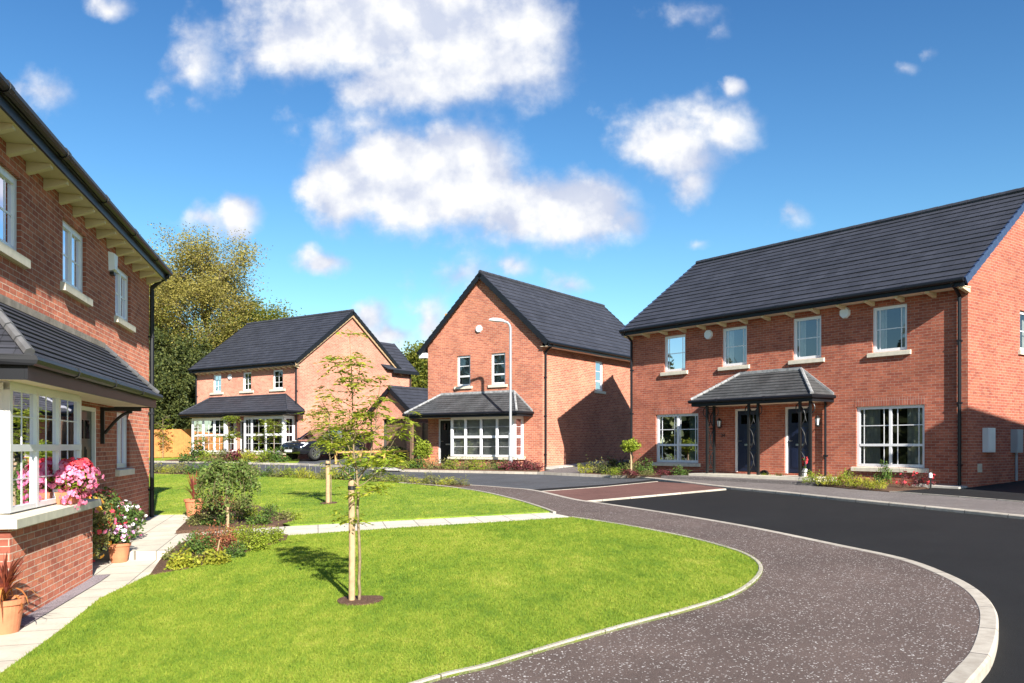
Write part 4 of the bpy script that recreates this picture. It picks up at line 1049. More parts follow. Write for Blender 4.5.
# ================================================================== CAR
def make_car():
    # local: x forward, y left; origin on the ground at the middle
    h = Vector((-.5774, -.8165, 0)); lft = Vector((.8165, -.5774, 0))
    fx, fy = A(315.5, 461.2)
    wl, L = 1.40, 4.72
    front_axle = 1.42
    base = Vector((fx, fy, 0)) - h*front_axle - lft*.93
    z0 = gz(base.x, base.y)+0.0
    base.z = z0
    car = empty('parked_car', base, 'large black estate car parked nose out beside the far house', 'car')
    def P(x, y, z): return base+h*x+lft*y+Vector((0, 0, z))
    # body loft: stations along x with lower, waist, shoulder heights and half widths
    st = [(-2.36, .42, .80, .95, .70, .78), (-2.28, .30, .82, 1.02, .84, .84), (-1.9, .26, .85, 1.06, .93, .90), (-1.0, .24, .86, 1.07, .95, .92), (0, .24, .86, 1.06, .95, .92),
          (.9, .24, .86, 1.04, .95, .90), (1.3, .25, .85, 1.02, .94, .86), (1.8, .26, .82, .96, .91, .78), (2.15, .30, .76, .88, .84, .66), (2.30, .36, .68, .78, .72, .52), (2.36, .45, .60, .66, .60, .42)]
    mb = MB(); rows = []
    for x, zl, zw, zs, hw, hs in st:
        r = [P(x, hw*.86, zl), P(x, hw, zl+.12), P(x, hw, zw), P(x, hs, zs), P(x, hs*.5, zs+.035), P(x, 0, zs+.05)]
        r2 = [P(x, -hw*.86, zl), P(x, -hw, zl+.12), P(x, -hw, zw), P(x, -hs, zs), P(x, -hs*.5, zs+.035)]
        rows.append(r+r2[::-1])
    nn = len(rows[0]); b = [p for r in rows for p in r]
    fs = [(i*nn+k, i*nn+k+1, (i+1)*nn+k+1, (i+1)*nn+k) for i in range(len(rows)-1) for k in range(nn-1)]
    fs += [(i*nn+nn-1, i*nn, (i+1)*nn, (i+1)*nn+nn-1) for i in range(len(rows)-1)]
    fs += [tuple(range(nn)), tuple((len(rows)-1)*nn+k for k in range(nn))]
    mb.add(b, fs)
    body = mb.build('body', M['carpaint'], car, smooth=True)
    md = body.modifiers.new('sub', 'SUBSURF'); md.levels = 2; md.render_levels = 2
    # cabin
    mb = MB(); cst = [(-2.2, 1.02, 1.10, .80, .70), (-1.95, 1.04, 1.46, .84, .66), (-1.2, 1.05, 1.60, .85, .68), (-.2, 1.05, 1.63, .85, .68), (.35, 1.04, 1.55, .85, .66), (1.12, 1.02, 1.07, .82, .74)]
    roofm = MB(); glass = MB()
    R0 = [(P(x, hw, zl), P(x, ht, zt-.05), P(x, ht*.7, zt), P(x, -ht*.7, zt), P(x, -ht, zt-.05), P(x, -hw, zl)) for x, zl, zt, hw, ht in cst]
    for i, (a, c) in enumerate(zip(R0, R0[1:])):
        gl = i in (0, 4)
        for k in range(5):
            tgt = glass if (k in (0, 4) or gl) else roofm
            tgt.poly([a[k], c[k], c[k+1], a[k+1]])
    roofm2 = roofm
    for x in (-1.95, -1.2, -.1, .35):
        pass
    for s_ in (1, -1):
        pl = [(x, zt, ht) for x, zl, zt, hw, ht in cst]
        pts = [P(x, s_*(ht+.005), zt-.045) for x, zt, ht in pl[:]]
        roofm2.tube(pts, .03, 6)
        for i in (1, 2, 3):
            x, zl, zt, hw, ht = cst[i]; roofm2.tube([P(x, s_*(hw+.004), zl), P(x, s_*(ht+.006), zt-.05)], .028, 6)
        roofm2.tube([P(.35, s_*(.66), 1.50), P(1.12, s_*.81, 1.03)], .035, 6)
        # roof rail
        roofm2.tube([P(-1.7, s_*.60, 1.60), P(-1.6, s_*.60, 1.67), P(.0, s_*.60, 1.69), P(.12, s_*.60, 1.62)], .016, 6)
    rf = roofm2.build('roof', M['carpaint'], car, smooth=False)
    glass.build('windows', M['carglass'], car)
    # block added inside to keep the cabin dark
    ins = MB(); ins.hexa([P(-1.9, -.72, .9), P(.9, -.72, .9), P(.9, .72, .9), P(-1.9, .72, .9), P(-1.7, -.6, 1.3), P(0.2, -.6, 1.3), P(0.2, .6, 1.3), P(-1.7, .6, 1.3)]); ins.build('dark_cabin_block', M['tyre'], car)
    for (x, s_) in ((front_axle, 1), (front_axle, -1), (-1.38, 1), (-1.38, -1)):
        c = P(x, s_*.80, .36); ax = lft*s_
        def ring(prof, mat, name, par):
            m2 = MB(); n = 24; vs = []
            for rr, off in prof:
                for k in range(n):
                    t = 2*math.pi*k/n; vs.append(c+ax*off+h*(rr*math.cos(t))+Vector((0, 0, rr*math.sin(t))))
            m2.add(vs, [(i*n+k, i*n+(k+1) % n, (i+1)*n+(k+1) % n, (i+1)*n+k) for i in range(len(prof)-1) for k in range(n)])
            return m2.build(name, M[mat], par, smooth=True), m2
        w, _ = ring([(.0, -.1), (.33, -.1), (.36, -.06), (.36, .10), (.34, .145), (.27, .15), (.265, .13), (0, .12)], 'tyre', 'wheel', car)
        m3 = MB(); 
        for k in range(7):
            t = 2*math.pi*k/7; d = h*math.cos(t)+Vector((0, 0, math.sin(t))); q = h*-math.sin(t)+Vector((0, 0, math.cos(t)))
            m3.beam(c+ax*.155+d*.03, c+ax*.15+d*.25, q*.026, ax*.012)
        nn_ = 24; vs = []
        for rr, off in [(.27, .14), (.265, .165), (.235, .165), (.23, .135)]:
            for k in range(nn_):
                t = 2*math.pi*k/nn_; vs.append(c+ax*off+h*(rr*math.cos(t))+Vector((0, 0, rr*math.sin(t))))
        m3.add(vs, [(i*nn_+k, i*nn_+(k+1) % nn_, (i+1)*nn_+(k+1) % nn_, (i+1)*nn_+k) for i in range(3) for k in range(nn_)])
        m3.build('rim', M['alloy'], w)
    # headlights, grille, plate, mirror, bumper intake
    for s_ in (1, -1):
        m2 = MB(); m2.add([P(2.22, s_*.34, .80), P(2.30, s_*.36, .66), P(2.06, s_*.84, .70), P(1.84, s_*.885, .86), P(2.0, s_*.72, .90),
                           P(2.24, s_*.35, .80), P(2.335, s_*.37, .66), P(2.12, s_*.90, .69), P(1.88, s_*.935, .865), P(2.05, s_*.76, .905)],
                          [(5, 6, 7, 8, 9), (0, 1, 6, 5), (1, 2, 7, 6), (2, 3, 8, 7), (3, 4, 9, 8), (4, 0, 5, 9)])
        m2.build('headlight', M['lampglass'], car)
        m2 = MB(); m2.hexa([P(.72, s_*.95, .98), P(.86, s_*.95, 1.0), P(.86, s_*1.13, 1.0), P(.74, s_*1.13, .99), P(.74, s_*.95, 1.14), P(.84, s_*.95, 1.14), P(.83, s_*1.12, 1.16), P(.75, s_*1.12, 1.16)]); m2.build('mirror', M['carpaint'], car)
    m2 = MB()
    for k in range(6): m2.beam(P(2.345-k*.012, -.30, .60+k*.04), P(2.345-k*.012, .30, .60+k*.04), h*.02, Vector((0, 0, .006)))
    m2.beam(P(2.36, 0, .58), P(2.28, 0, .82), lft*.012, h*.02)
    m2.beam(P(2.36, -.33, .57), P(2.27, -.36, .82), lft*.012, h*.02); m2.beam(P(2.36, .33, .57), P(2.27, .36, .82), lft*.012, h*.02)
    m2.build('grille', M['alloy'], car)
    m2 = MB(); m2.beam(P(2.385, -.27, .47), P(2.385, .27, .47), h*.008, Vector((0, 0, .06))); m2.build('number_plate', M['plate'], car)
    return car
make_car()

# ================================================================== fences and gates
def board_fence(p, q, h, label, mat='wood_fence', board=.12, name='timber_fence'):
    p, q = Vector((*p, 0)), Vector((*q, 0)); L = (q-p).length; d = (q-p)/L; n = Vector((-d.y, d.x, 0))
    root = empty(name, (p.x, p.y, gz(p.x, p.y)), label, 'fence')
    k = 0; mb = MB(); x = 0; rg = random.Random(3)
    while x < L-.01:
        a = p+d*x; z = gz(a.x, a.y); hh = h+rg.uniform(-.01, .01)
        o = n*(.008 if k % 2 else 0)
        mb.beam(a+d*(board*.5)+o+Vector((0, 0, z+.04)), a+d*(board*.5)+o+Vector((0, 0, z+hh)), d*(board*.485), n*.009); x += board; k += 1
    for zz in (.3, h-.35):
        mb.beam(p-n*.03+Vector((0, 0, gz(p.x, p.y)+zz)), q-n*.03+Vector((0, 0, gz(q.x, q.y)+zz)), n*.02, Vector((0, 0, .035)))
    mb.build('fence_boards', M[mat], root)
    x = 0
    while x <= L+.01:
        a = p+d*min(x, L-.02); z = gz(a.x, a.y); m2 = MB(); m2.beam(a-n*.06+Vector((0, 0, z-.1)), a-n*.06+Vector((0, 0, z+h+.03)), d*.05, n*.05); m2.build('fence_post', M[mat], root); x += 1.8
    return root
fa = DF(9.12, -.6, 0); board_fence((fa.x, fa.y), (-27, 47.3), 1.68, 'orange timber board fence running left from the far house')
# gate between garage and middle house
ga = Vector((-4.35, 41.2)); gb = MF(6.35, -1.6, 0)
board_fence((-5.3, 44.6), (gb.x, gb.y), 1.85, 'dark brown timber side gate between garage and middle house', 'gatewood', .11, 'side_gate')
# knee rail
def knee_rail(p, q, label):
    p, q = Vector((*p, 0)), Vector((*q, 0)); L = (q-p).length; d = (q-p)/L; n = Vector((-d.y, d.x, 0))
    root = empty('knee_rail', (p.x, p.y, gz(p.x, p.y)), label, 'rail fence')
    m = MB(); m.beam(p+Vector((0, 0, gz(p.x, p.y)+.55)), q+Vector((0, 0, gz(q.x, q.y)+.55)), n*.05, Vector((0, 0, .045))); m.build('rail', M['rail'], root)
    k = max(2, round(L/1.3))
    for i in range(k+1):
        a = p+d*L*i/k; z = gz(a.x, a.y); m = MB(); m.beam(a+Vector((0, 0, z-.1)), a+Vector((0, 0, z+.505)), d*.05, n*.05); m.build('rail_post', M['rail'], root)
knee_rail(A(336, 463.8), A(408, 462.4), 'low golden timber knee rail in front of the garage')
# low wire hoops along the planted strip
def hoop_fence():
    p, q = Vector((*A(238, 474), 0)), Vector((*A(352, 480.5), 0)); L = (q-p).length; d = (q-p)/L
    root = empty('wire_edging', (p.x, p.y, gz(p.x, p.y)), 'thin pale wire hoop edging standing behind the planted strip', 'garden edging')
    x = 0; m = MB()
    while x < L:
        a = p+d*x; z = gz(a.x, a.y); pts = [a+Vector((0, 0, z))]
        for k in range(7):
            t = k/6*math.pi; pts.append(a+d*(.13*(1-math.cos(t)))+Vector((0, 0, z+.42+.12*math.sin(t))))
        pts.append(a+d*.26+Vector((0, 0, z))); m.tube(pts, .005, 4, cap=False); x += .62
    m.build('wire_hoops', M['galv'], root)
hoop_fence()

# ================================================================== vegetation generators
def leaf_quads(C, rg, size, aspect=.5, up=0., jitter=.3):
    """diamond leaves at centres C (n,3)"""
    n = len(C); d = rg.normal(0, 1, (n, 3)); d[:, 2] = d[:, 2]*.6+up; d /= np.linalg.norm(d, axis=1)[:, None]+1e-9
    r = rg.normal(0, 1, (n, 3)); s = np.cross(d, r); s /= np.linalg.norm(s, axis=1)[:, None]+1e-9
    L = size*rg.uniform(1-jitter, 1+jitter, n)[:, None]; W = L*aspect
    V = np.stack([C-d*L*.5, C+s*W*.5, C+d*L*.5, C-s*W*.5], 1)
    return V.reshape(-1, 3)
class Tree:
    def __init__(s, seed): s.rg = random.Random(seed); s.mb = MB(); s.tips = []
    def limb(s, p, d, L, r, lev, maxlev, nchild=4, curve=.25, lift=.15, spread=.8, r_end=.45, sides=(9, 7, 5, 4, 3)):
        p = Vector(p); d = Vector(d).normalized(); seg = 5 if lev < 2 else 3; pts = [p.copy()]; rad = [r]
        for k in range(seg):
            d = (d+Vector((s.rg.gauss(0, curve), s.rg.gauss(0, curve), s.rg.gauss(0, curve)+lift))*.35).normalized()
            p = p+d*(L/seg); pts.append(p.copy()); rad.append(r*(1-(1-r_end)*(k+1)/seg))
        s.mb.tube(pts, rad, sides[min(lev, 4)], cap=False)
        if lev >= maxlev:
            s.tips += [(q, d) for q in pts[1:]]; return
        for k in range(nchild):
            t = s.rg.uniform(.35, 1.0) if k else 1.0
            i = min(seg, max(1, int(t*seg))); q = pts[i]
            a = Vector((s.rg.gauss(0, 1), s.rg.gauss(0, 1), s.rg.gauss(0, .5))); a = (a-d*a.dot(d)).normalized()
            nd = (d*(1-spread*.5)+a*spread*s.rg.uniform(.6, 1.2)).normalized()
            s.limb(q, nd, L*s.rg.uniform(.55, .8), rad[i]*.62, lev+1, maxlev, nchild, curve, lift, spread, r_end, sides)
def cloud_leaves(rg, tips, per, sig, up=0.):
    T = np.array([[p.x, p.y, p.z] for p, d in tips]); n = len(T)
    C = np.repeat(T, per, 0)+rg.normal(0, sig, (n*per, 3)); return C

# --- big autumn tree behind the far house
def big_tree(x, y, H, label, seed, mats, per, sig, size, spread=.85, lean=(0, 0), levels=4, nchild=4, trunk=.34, group=None, name='broadleaf_tree', bark='bark', first=.28, ellipse=None):
    z = gz(x, y); root = empty(name, (x, y, z), label, 'tree', group)
    T = Tree(seed); pts = [Vector((x, y, z-.2))]; p = Vector((x, y, z))
    nst = 5
    T.mb.tube([(x, y, z-.3), (x, y, z+.4), (x+lean[0]*.3, y, z+H*.3), (x+lean[0]*.7, y, z+H*.62), (x+lean[0], y, z+H*.88)], [trunk*1.25, trunk, trunk*.72, trunk*.36, trunk*.08], 10)
    rg0 = random.Random(seed)
    nb = 17
    for k in range(nb):
        t = first+(.86-first)*k/(nb-1); a = k*2.4+rg0.uniform(-.3, .3); L = H*(.40*(1-.42*abs(t-.5)/.5))*rg0.uniform(.8, 1.15)
        o = Vector((x+lean[0]*t, y, z+H*t))
        T.limb(o, (math.cos(a), math.sin(a), .55+.9*t), L*(.62), trunk*.34*(1.05-t*.8), 1, levels, nchild, .3, .22, spread)
    T.mb.build('trunk', M[bark], root, smooth=True)
    rg = np.random.default_rng(seed)
    C = cloud_leaves(rg, T.tips, per, sig)
    hrel = (C[:, 2]-z)/H
    keep = rg.uniform(0, 1, len(C)) < np.clip(1.55-hrel*1.05, .22, 1)
    C = C[keep]; hrel = hrel[keep]
    V = leaf_quads(C, rg, size, .6)
    idx = (rg.uniform(.3, .75, len(C)) > hrel).astype(np.int32) if len(mats) > 1 else None
    fast_mesh('crown', V, 4, [M[m] for m in mats], root, (x, y, z), idx)
    return root
big_tree(-20.8, 58.5, 13.7, 'tall thinning autumn tree with bare upper twigs behind the far house', 11, ['leaf_big', 'leaf_low'], 26, .32, .135, lean=(-.6, 0), trunk=.42)
big_tree(-25.6, 60.5, 12.4, 'yellow green tree partly hidden behind the near house roof', 12, ['leaf_big', 'leaf_low'], 16, .34, .16, trunk=.32)
big_tree(-19.4, 62.5, 10.0, 'lower yellow green tree rising just left of the far house roof', 14, ['leaf_low'], 16, .34, .17, trunk=.26)
for (x, y, hh, sd, lb) in ((-21.2, 55.0, 6.4, 24, 'tall dark evergreen bush behind the fence at the left corner of the far house'), (-24.2, 55.5, 7.4, 25, 'tallest dark evergreen bush behind the orange fence, beneath the big tree'), (-22.8, 52.2, 5.4, 21, 'dark evergreen bush directly behind the orange fence, right of the drainpipe'), (-25.9, 51.6, 6.0, 22, 'dark evergreen bush behind the orange fence beside the near house'), (-19.9, 53.4, 4.6, 23, 'dark evergreen bush behind the fence touching the far house wall')):
    big_tree(x, y, hh, lb, sd, ['leaf_dark'], 26, .26, .16, first=.06, trunk=.13, name='evergreen_bush')
big_tree(-7.0, 66, 7.2, 'distant green treetop seen between the garage and the middle house', 31, ['leaf_low'], 8, .3, .22, first=.15, trunk=.2)
big_tree(-9.8, 69, 6.6, 'distant green tree beyond the garage roof, behind the two further houses', 32, ['leaf_low'], 8, .3, .22, first=.15, trunk=.2)

def wood():  # unseen wood added to give the window glass dark reflections
    rg = np.random.default_rng(77); n = 26000
    C = np.stack([rg.uniform(-44, -33, n), rg.uniform(-25, 48, n), rg.uniform(0, 1, n)], 1)
    top = 8+2.5*np.sin(C[:, 1]*.55)+1.6*np.sin(C[:, 1]*1.3+1)-.12*(C[:, 0]+38)**2
    C[:, 2] = gzn(C[:, 0], C[:, 1])+.2+C[:, 2]**.8*top
    o = fast_mesh('added_woodland', leaf_quads(C, rg, .75, .7), 4, M['leaf_dark'])
    tag(o, 'dark wood added unseen beyond the houses on the left, to mirror in window glass', 'added_woodland', kind='stuff')
wood()
# --- saplings with compound leaves
def compound_leaves(rg, pts, n, length=.16, leaflet=.045, pairs=5, droop=.4):
    """each compound leaf: a drooping stalk with paired leaflets"""
    V = []
    P = np.array([[p.x, p.y, p.z] for p in pts])
    idx = rg.integers(0, len(P), n)
    for i in idx:
        o = P[i]+rg.normal(0, .015, 3); a = rg.uniform(0, 2*math.pi); d = np.array([math.cos(a), math.sin(a), rg.uniform(-.1, .5)]); d /= np.linalg.norm(d)
        L = length*rg.uniform(.7, 1.25); s = np.cross(d, [0, 0, 1]); s /= np.linalg.norm(s)+1e-9
        for k in range(pairs):
            t = .3+.7*(k+1)/pairs; c = o+d*L*t+np.array([0, 0, -droop*L*t*t])
            for sg in (-1, 1) if k < pairs-1 else (0,):
                ld = (s*sg*.9+d*.5+np.array([0, 0, -.25+rg.uniform(-.2, .2)])); ld /= np.linalg.norm(ld)
                ll = leaflet*rg.uniform(.75, 1.2); ws = np.cross(ld, rg.normal(0, 1, 3)*.35+[0, 0, 1]); ws /= np.linalg.norm(ws)+1e-9
                V += [c, c+ld*ll*.5+ws*ll*.2, c+ld*ll, c+ld*ll*.5-ws*ll*.2]
    return np.array(V)
def sapling(px, py, limbs, label, seed, nleaf, stakes, leafkw=None, mat='leaf_sap', trunk_r=.016, twigs=3, depth=.22, name='sapling', jit=.1, twl=.22, tpath=None):
    x, y = A(px, py); z = gz(x, y); s = y/FPX; rr = random.Random(seed)
    root = empty(name, (x, y, z), label, 'tree')
    def W(q, dy=0): # point of a limb, in metres from the foot
        return Vector((x+(q[0]-px)*s, y+dy, z+(py-q[1])*s))
    mb = MB(); pts_all = []
    for li, (pts, r0, r1) in enumerate(limbs):
        drift = 0 if li == 0 else rr.uniform(-depth, depth); n = len(pts)
        P = [W(q, drift*(k/(n-1))**1.2+(0 if li == 0 else (rr.gauss(0, .02) if k else 0))) for k, q in enumerate(pts)]
        # subdivide
        Q = []
        for a, b in zip(P, P[1:]):
            for k in range(4): Q.append(a.lerp(b, k/4)+Vector((rr.gauss(0, .004), rr.gauss(0, .004), 0)))
        Q.append(P[-1]); m = len(Q)
        mb.tube(Q, [r0+(r1-r0)*k/(m-1) for k in range(m)], 6, cap=False)
        if li == 0: continue
        for k in range(max(1, m//6), m):
            pts_all.append(Q[k])
            for _ in range(twigs if rr.random() < .55 else 0):
                a = rr.uniform(0, 2*math.pi); d = Vector((math.cos(a), math.sin(a), rr.uniform(.1, .9))).normalized(); L = twl*rr.uniform(.5, 1.2)*(1-.4*k/m)
                e = [Q[k], Q[k]+d*L*.5, Q[k]+d*L+Vector((0, 0, .02))]; mb.tube(e, [r1*.8, r1*.6, r1*.4], 4, cap=False); pts_all += e[1:]*2
    mb.build('trunk', M['youngbark'], root, smooth=True)
    rg = np.random.default_rng(seed)
    fast_mesh('crown', compound_leaves(rg, pts_all, nleaf, **(leafkw or {})), 4, M[mat], root, (x, y, z))
    for (dx, top, r) in stakes:
        m = MB(); c = Vector((x+dx, y, z)); m.tube([c+Vector((0, 0, -.2)), c+Vector((.004, 0, top*.5)), c+Vector((-.004, 0, top-.02)), c+Vector((0, 0, top))], [r, r, r*.97, r*.8], 10)
        st_ = m.build('stake', M['stake'], root, smooth=False)
        tz = top-.08
        m = MB(); m.lathe((c.x, c.y, c.z+tz), [(r+.002, -.02), (r+.008, -.02), (r+.008, .02), (r+.002, .02)], 12)
        m.beam(c+Vector((0, 0, tz)), c+Vector((-dx*1.2, 0, tz)), Vector((0, r*.7, 0)), Vector((0, 0, .018)))
        m.build('tie', M['iron'], st_)
    return root
limbsA = [([(359, 603), (360, 560), (358, 520), (357, 478)], .017, .013),
          ([(357, 478), (353, 450), (351, 415), (350, 380), (347, 336)], .012, .003),
          ([(357, 482), (368, 462), (374, 430), (377, 400), (381, 374)], .009, .003),
          ([(357, 485), (340, 466), (330, 440), (327, 415), (316, 392)], .009, .003),
          ([(356, 470), (343, 450), (330, 442), (320, 432)], .007, .002),
          ([(357, 474), (376, 462), (392, 446), (409, 421)], .007, .002),
          ([(357, 488), (372, 478), (388, 466), (396, 452)], .006, .002),
          ([(353, 440), (362, 420), (372, 408)], .005, .002),
          ([(352, 420), (340, 405), (328, 392)], .005, .002),
          ([(351, 400), (360, 380), (362, 365)], .004, .002),
          ([(351, 395), (342, 375), (336, 362)], .004, .002),
          ([(357, 496), (370, 492), (384, 490)], .004, .0015),
          ([(356, 524), (346, 518), (340, 516)], .004, .0015),
          ([(356, 460), (366, 440), (360, 428)], .005, .002), ([(356, 465), (345, 440), (338, 425)], .005, .002)]
sapling(355, 603, limbsA, 'nearest young tree, tied to a pale round stake on the front lawn', 41, 520, [(-.035, 1.30, .034)], leafkw=dict(length=.14, leaflet=.060, pairs=5), twl=.16)
limbsB = [([(331, 504), (331, 480), (330, 458)], .014, .011),
          ([(330, 458), (329, 440), (330, 420), (328, 400)], .010, .003),
          ([(330, 458), (324, 442), (318, 430), (314, 416)], .007, .002),
          ([(330, 460), (342, 448), (350, 436), (362, 430)], .007, .002),
          ([(330, 452), (340, 440), (346, 420)], .006, .002), ([(330, 450), (322, 430), (316, 412)], .006, .002)]
sapling(329, 504, limbsB, 'second young tree, on the far lawn, with thinner stake', 42, 330, [(-.03, 1.02, .05)], leafkw=dict(length=.2, leaflet=.07, pairs=5), twl=.3)
def slim(px, py, top, halfw, label, seed, n, layers=None, mat='leaf_lime', twl=.3):
    rr = random.Random(seed); lim = [([(px, py), (px, (py+top)/2), (px, top)], .03, .008)]
    for k in range(9):
        t = rr.uniform(.25, .95); yy = py+(top-py)*t; w_ = halfw*(1-.5*abs(t-.6))*rr.choice((-1, 1))*rr.uniform(.5, 1)
        if layers: yy = rr.choice(layers)
        lim.append(([(px, yy), (px+w_*.6, yy-halfw*.3), (px+w_, yy-halfw*.5)], .010, .004))
    lim.append(([(px, (py+top)/2), (px, top)], .01, .004))
    return sapling(px, py, lim, label, seed, n, [], leafkw=dict(length=.3, leaflet=.14, pairs=4), mat=mat, depth=.4, twl=twl)
slim(229, 461, 419, 8, 'slender leafy young tree in front of the left bay of the far house', 51, 170, mat='leaf_lime')
slim(265, 461, 430, 13, 'young tree with flat leaf tiers before the door of the far house', 52, 55, layers=[440, 444], mat='leaf_lime')
slim(163, 458.5, 418, 7, 'thin young tree standing against the orange timber fence', 53, 60, mat='leaf_lime')
slim(205, 461.5, 436, 10, 'small thin young tree before the left bay window glass', 54, 45, layers=[441, 446], mat='leaf_lime')
slim(274, 462, 421, 12, 'leafy lime green young tree at the corner of the far house above the car', 55, 120, layers=[427, 431, 435], mat='leaf_lime', twl=.35)

# --- shrubs and flowers
def shrub(x, y, w, h, mat, label, seed, n=500, size=.05, aspect=.5, cat='shrub', group=None, name='shrub', flowers=None, nfl=0, fsize=.05, z=None, up=.3, depthw=None, stems=8, stemmat='twig', box=None):
    z = gz(x, y)+.03 if z is None else z
    root = empty(name, (x, y, z), label, cat, group); rg = np.random.default_rng(seed)
    dw = depthw or w
    mb = MB(); rr = random.Random(seed); tips = []
    for k in range(stems):
        a = rr.uniform(0, 6.28); r = rr.uniform(.3, 1); p1 = Vector((x+.42*w*r*math.cos(a)*.5, y+.42*dw*r*math.sin(a)*.5, z+h*.5)); p2 = Vector((x+.45*w*r*math.cos(a), y+.45*dw*r*math.sin(a), z+h*rr.uniform(.6, 1.0)))
        mb.tube([(x+rr.uniform(-.1, .1)*w, y+rr.uniform(-.1, .1)*dw, z-.05), p1, p2], [max(.003, w*.012), max(.0025, w*.008), .0025], 4, cap=False); tips.append(p2)
    mb.build('stems', M[stemmat], root)
    # leaf clumps in a lumpy dome
    nc = max(7, int(n/40)); CC = rg.normal(0, 1, (nc, 3)); CC /= np.linalg.norm(CC, axis=1)[:, None]; CC *= rg.uniform(.35, .95, nc)[:, None]
    CC[:, 2] = np.abs(CC[:, 2]); C = CC[rg.integers(0, nc, n)]+rg.normal(0, .20, (n, 3)); C[:, 2] = np.abs(C[:, 2])
    C = C*[w/2, dw/2, h*.88]+[x, y, z]
    fast_mesh('foliage', leaf_quads(C, rg, size, aspect, up), 4, M[mat], root, (x, y, z))
    if flowers:
        for fi, (fm, nf) in enumerate(flowers):
            D = rg.normal(0, 1, (nf, 3)); D[:, 2] = np.abs(D[:, 2])*1.1+.1; D /= np.linalg.norm(D, axis=1)[:, None]
            Cf = D*rg.uniform(.75, 1.08, nf)[:, None]*[w/2, dw/2, h*.95]+[x, y, z]
            V = []
            for c, d in zip(Cf, D):
                d = d+rg.normal(0, .3, 3); d /= np.linalg.norm(d); s = np.cross(d, rg.normal(0, 1, 3)); s /= np.linalg.norm(s); t = np.cross(d, s); f = fsize*rg.uniform(.7, 1.2)
                for k in range(5):
                    a = k*2*math.pi/5; e = s*math.cos(a)+t*math.sin(a); g_ = -s*math.sin(a)+t*math.cos(a)
                    V += [c, c+e*f*.35+g_*f*.24+d*f*.1, c+e*f*.58+d*f*.05, c+e*f*.35-g_*f*.24+d*f*.1]
            fast_mesh('blossom', np.array(V), 4, M[fm], root, (x, y, z))
    return root
def blade_plant(x, y, h, label, seed, n, mats, name='cordyline', cat='plant', width=.022, z=None, arch=.5, group=None, spread=1., parent=None, partname='leaves', bias=None):
    z = gz(x, y)+.02 if z is None else z
    root = parent or empty(name, (x, y, z), label, cat, group)
    rg = random.Random(seed)
    for mi, (mt, cnt, ar) in enumerate(mats):
        V = []
        for k in range(cnt):
            a = rg.uniform(0, 2*math.pi); L = h*rg.uniform(.7, 1.15); el = rg.uniform(.25, 1.0)*ar*spread
            if bias is not None and rg.random() < bias[1]: a = bias[0]+rg.gauss(0, .5)
            d = Vector((math.cos(a), math.sin(a), 0)); s = Vector((-d.y, d.x, 0)); prev = None; p = Vector((x, y, z))
            seg = 6; ang = math.pi/2-el*.5
            for i in range(seg+1):
                wd = width*math.sin(math.pi*(.18+.82*i/seg))**.8 if i < seg else 0.0015
                cur = (p-s*wd*.5, p+s*wd*.5)
                if prev: V += [prev[0], prev[1], cur[1], cur[0]]
                prev = cur; p = p+(d*math.cos(ang)+Vector((0, 0, math.sin(ang))))*(L/seg); ang -= el*.42*ar
        o = fast_mesh(partname, np.array([tuple(v) for v in V]), 4, M[mt], root, tuple(root['_o']))
    return root
def pot(root, x, y, z, r, h, mat='terra'):
    mb = MB(); mb.lathe((x, y, z), [(0, 0), (r*.68, 0), (r*.93, h*.84), (r*1.02, h*.85), (r*1.04, h*.99), (r*.95, h), (r*.9, h*.9), (r*.88, h*.86), (0, h*.86)], 28)
    p = mb.build('pot', M[mat], root, smooth=False)
    s = MB(); s.lathe((x, y, z), [(0, h*.9), (r*.9, h*.88)], 16); s.build('soil', M['soil'], p)
# foreground cordyline in pot (left edge)
x, y = -.605*8.12, 8.12; z = zlow(x, y)
c1 = empty('potted_cordyline', (x, y, z), 'red bladed plant in terracotta pot at the bottom left, below the bay window', 'potted plant')
pot(c1, x, y, z, .19, .33); blade_plant(x, y, .56, None, 61, 0, [('leaf_cordy', 46, .75), ('leaf_cordy_o', 24, 1.5)], z=z+.29, parent=c1, width=.026)
# second cordyline beside far lawn
x, y = A(194, 516); z = gz(x, y)
c2 = empty('potted_cordyline', (x, y, z), 'red bladed plant in terracotta pot standing between path and far lawn', 'potted plant')
pot(c2, x, y, z, .20, .36); blade_plant(x, y, .62, None, 62, 0, [('leaf_cordy', 36, .5), ('leaf_red', 10, .9)], z=z+.31, parent=c2, width=.028)
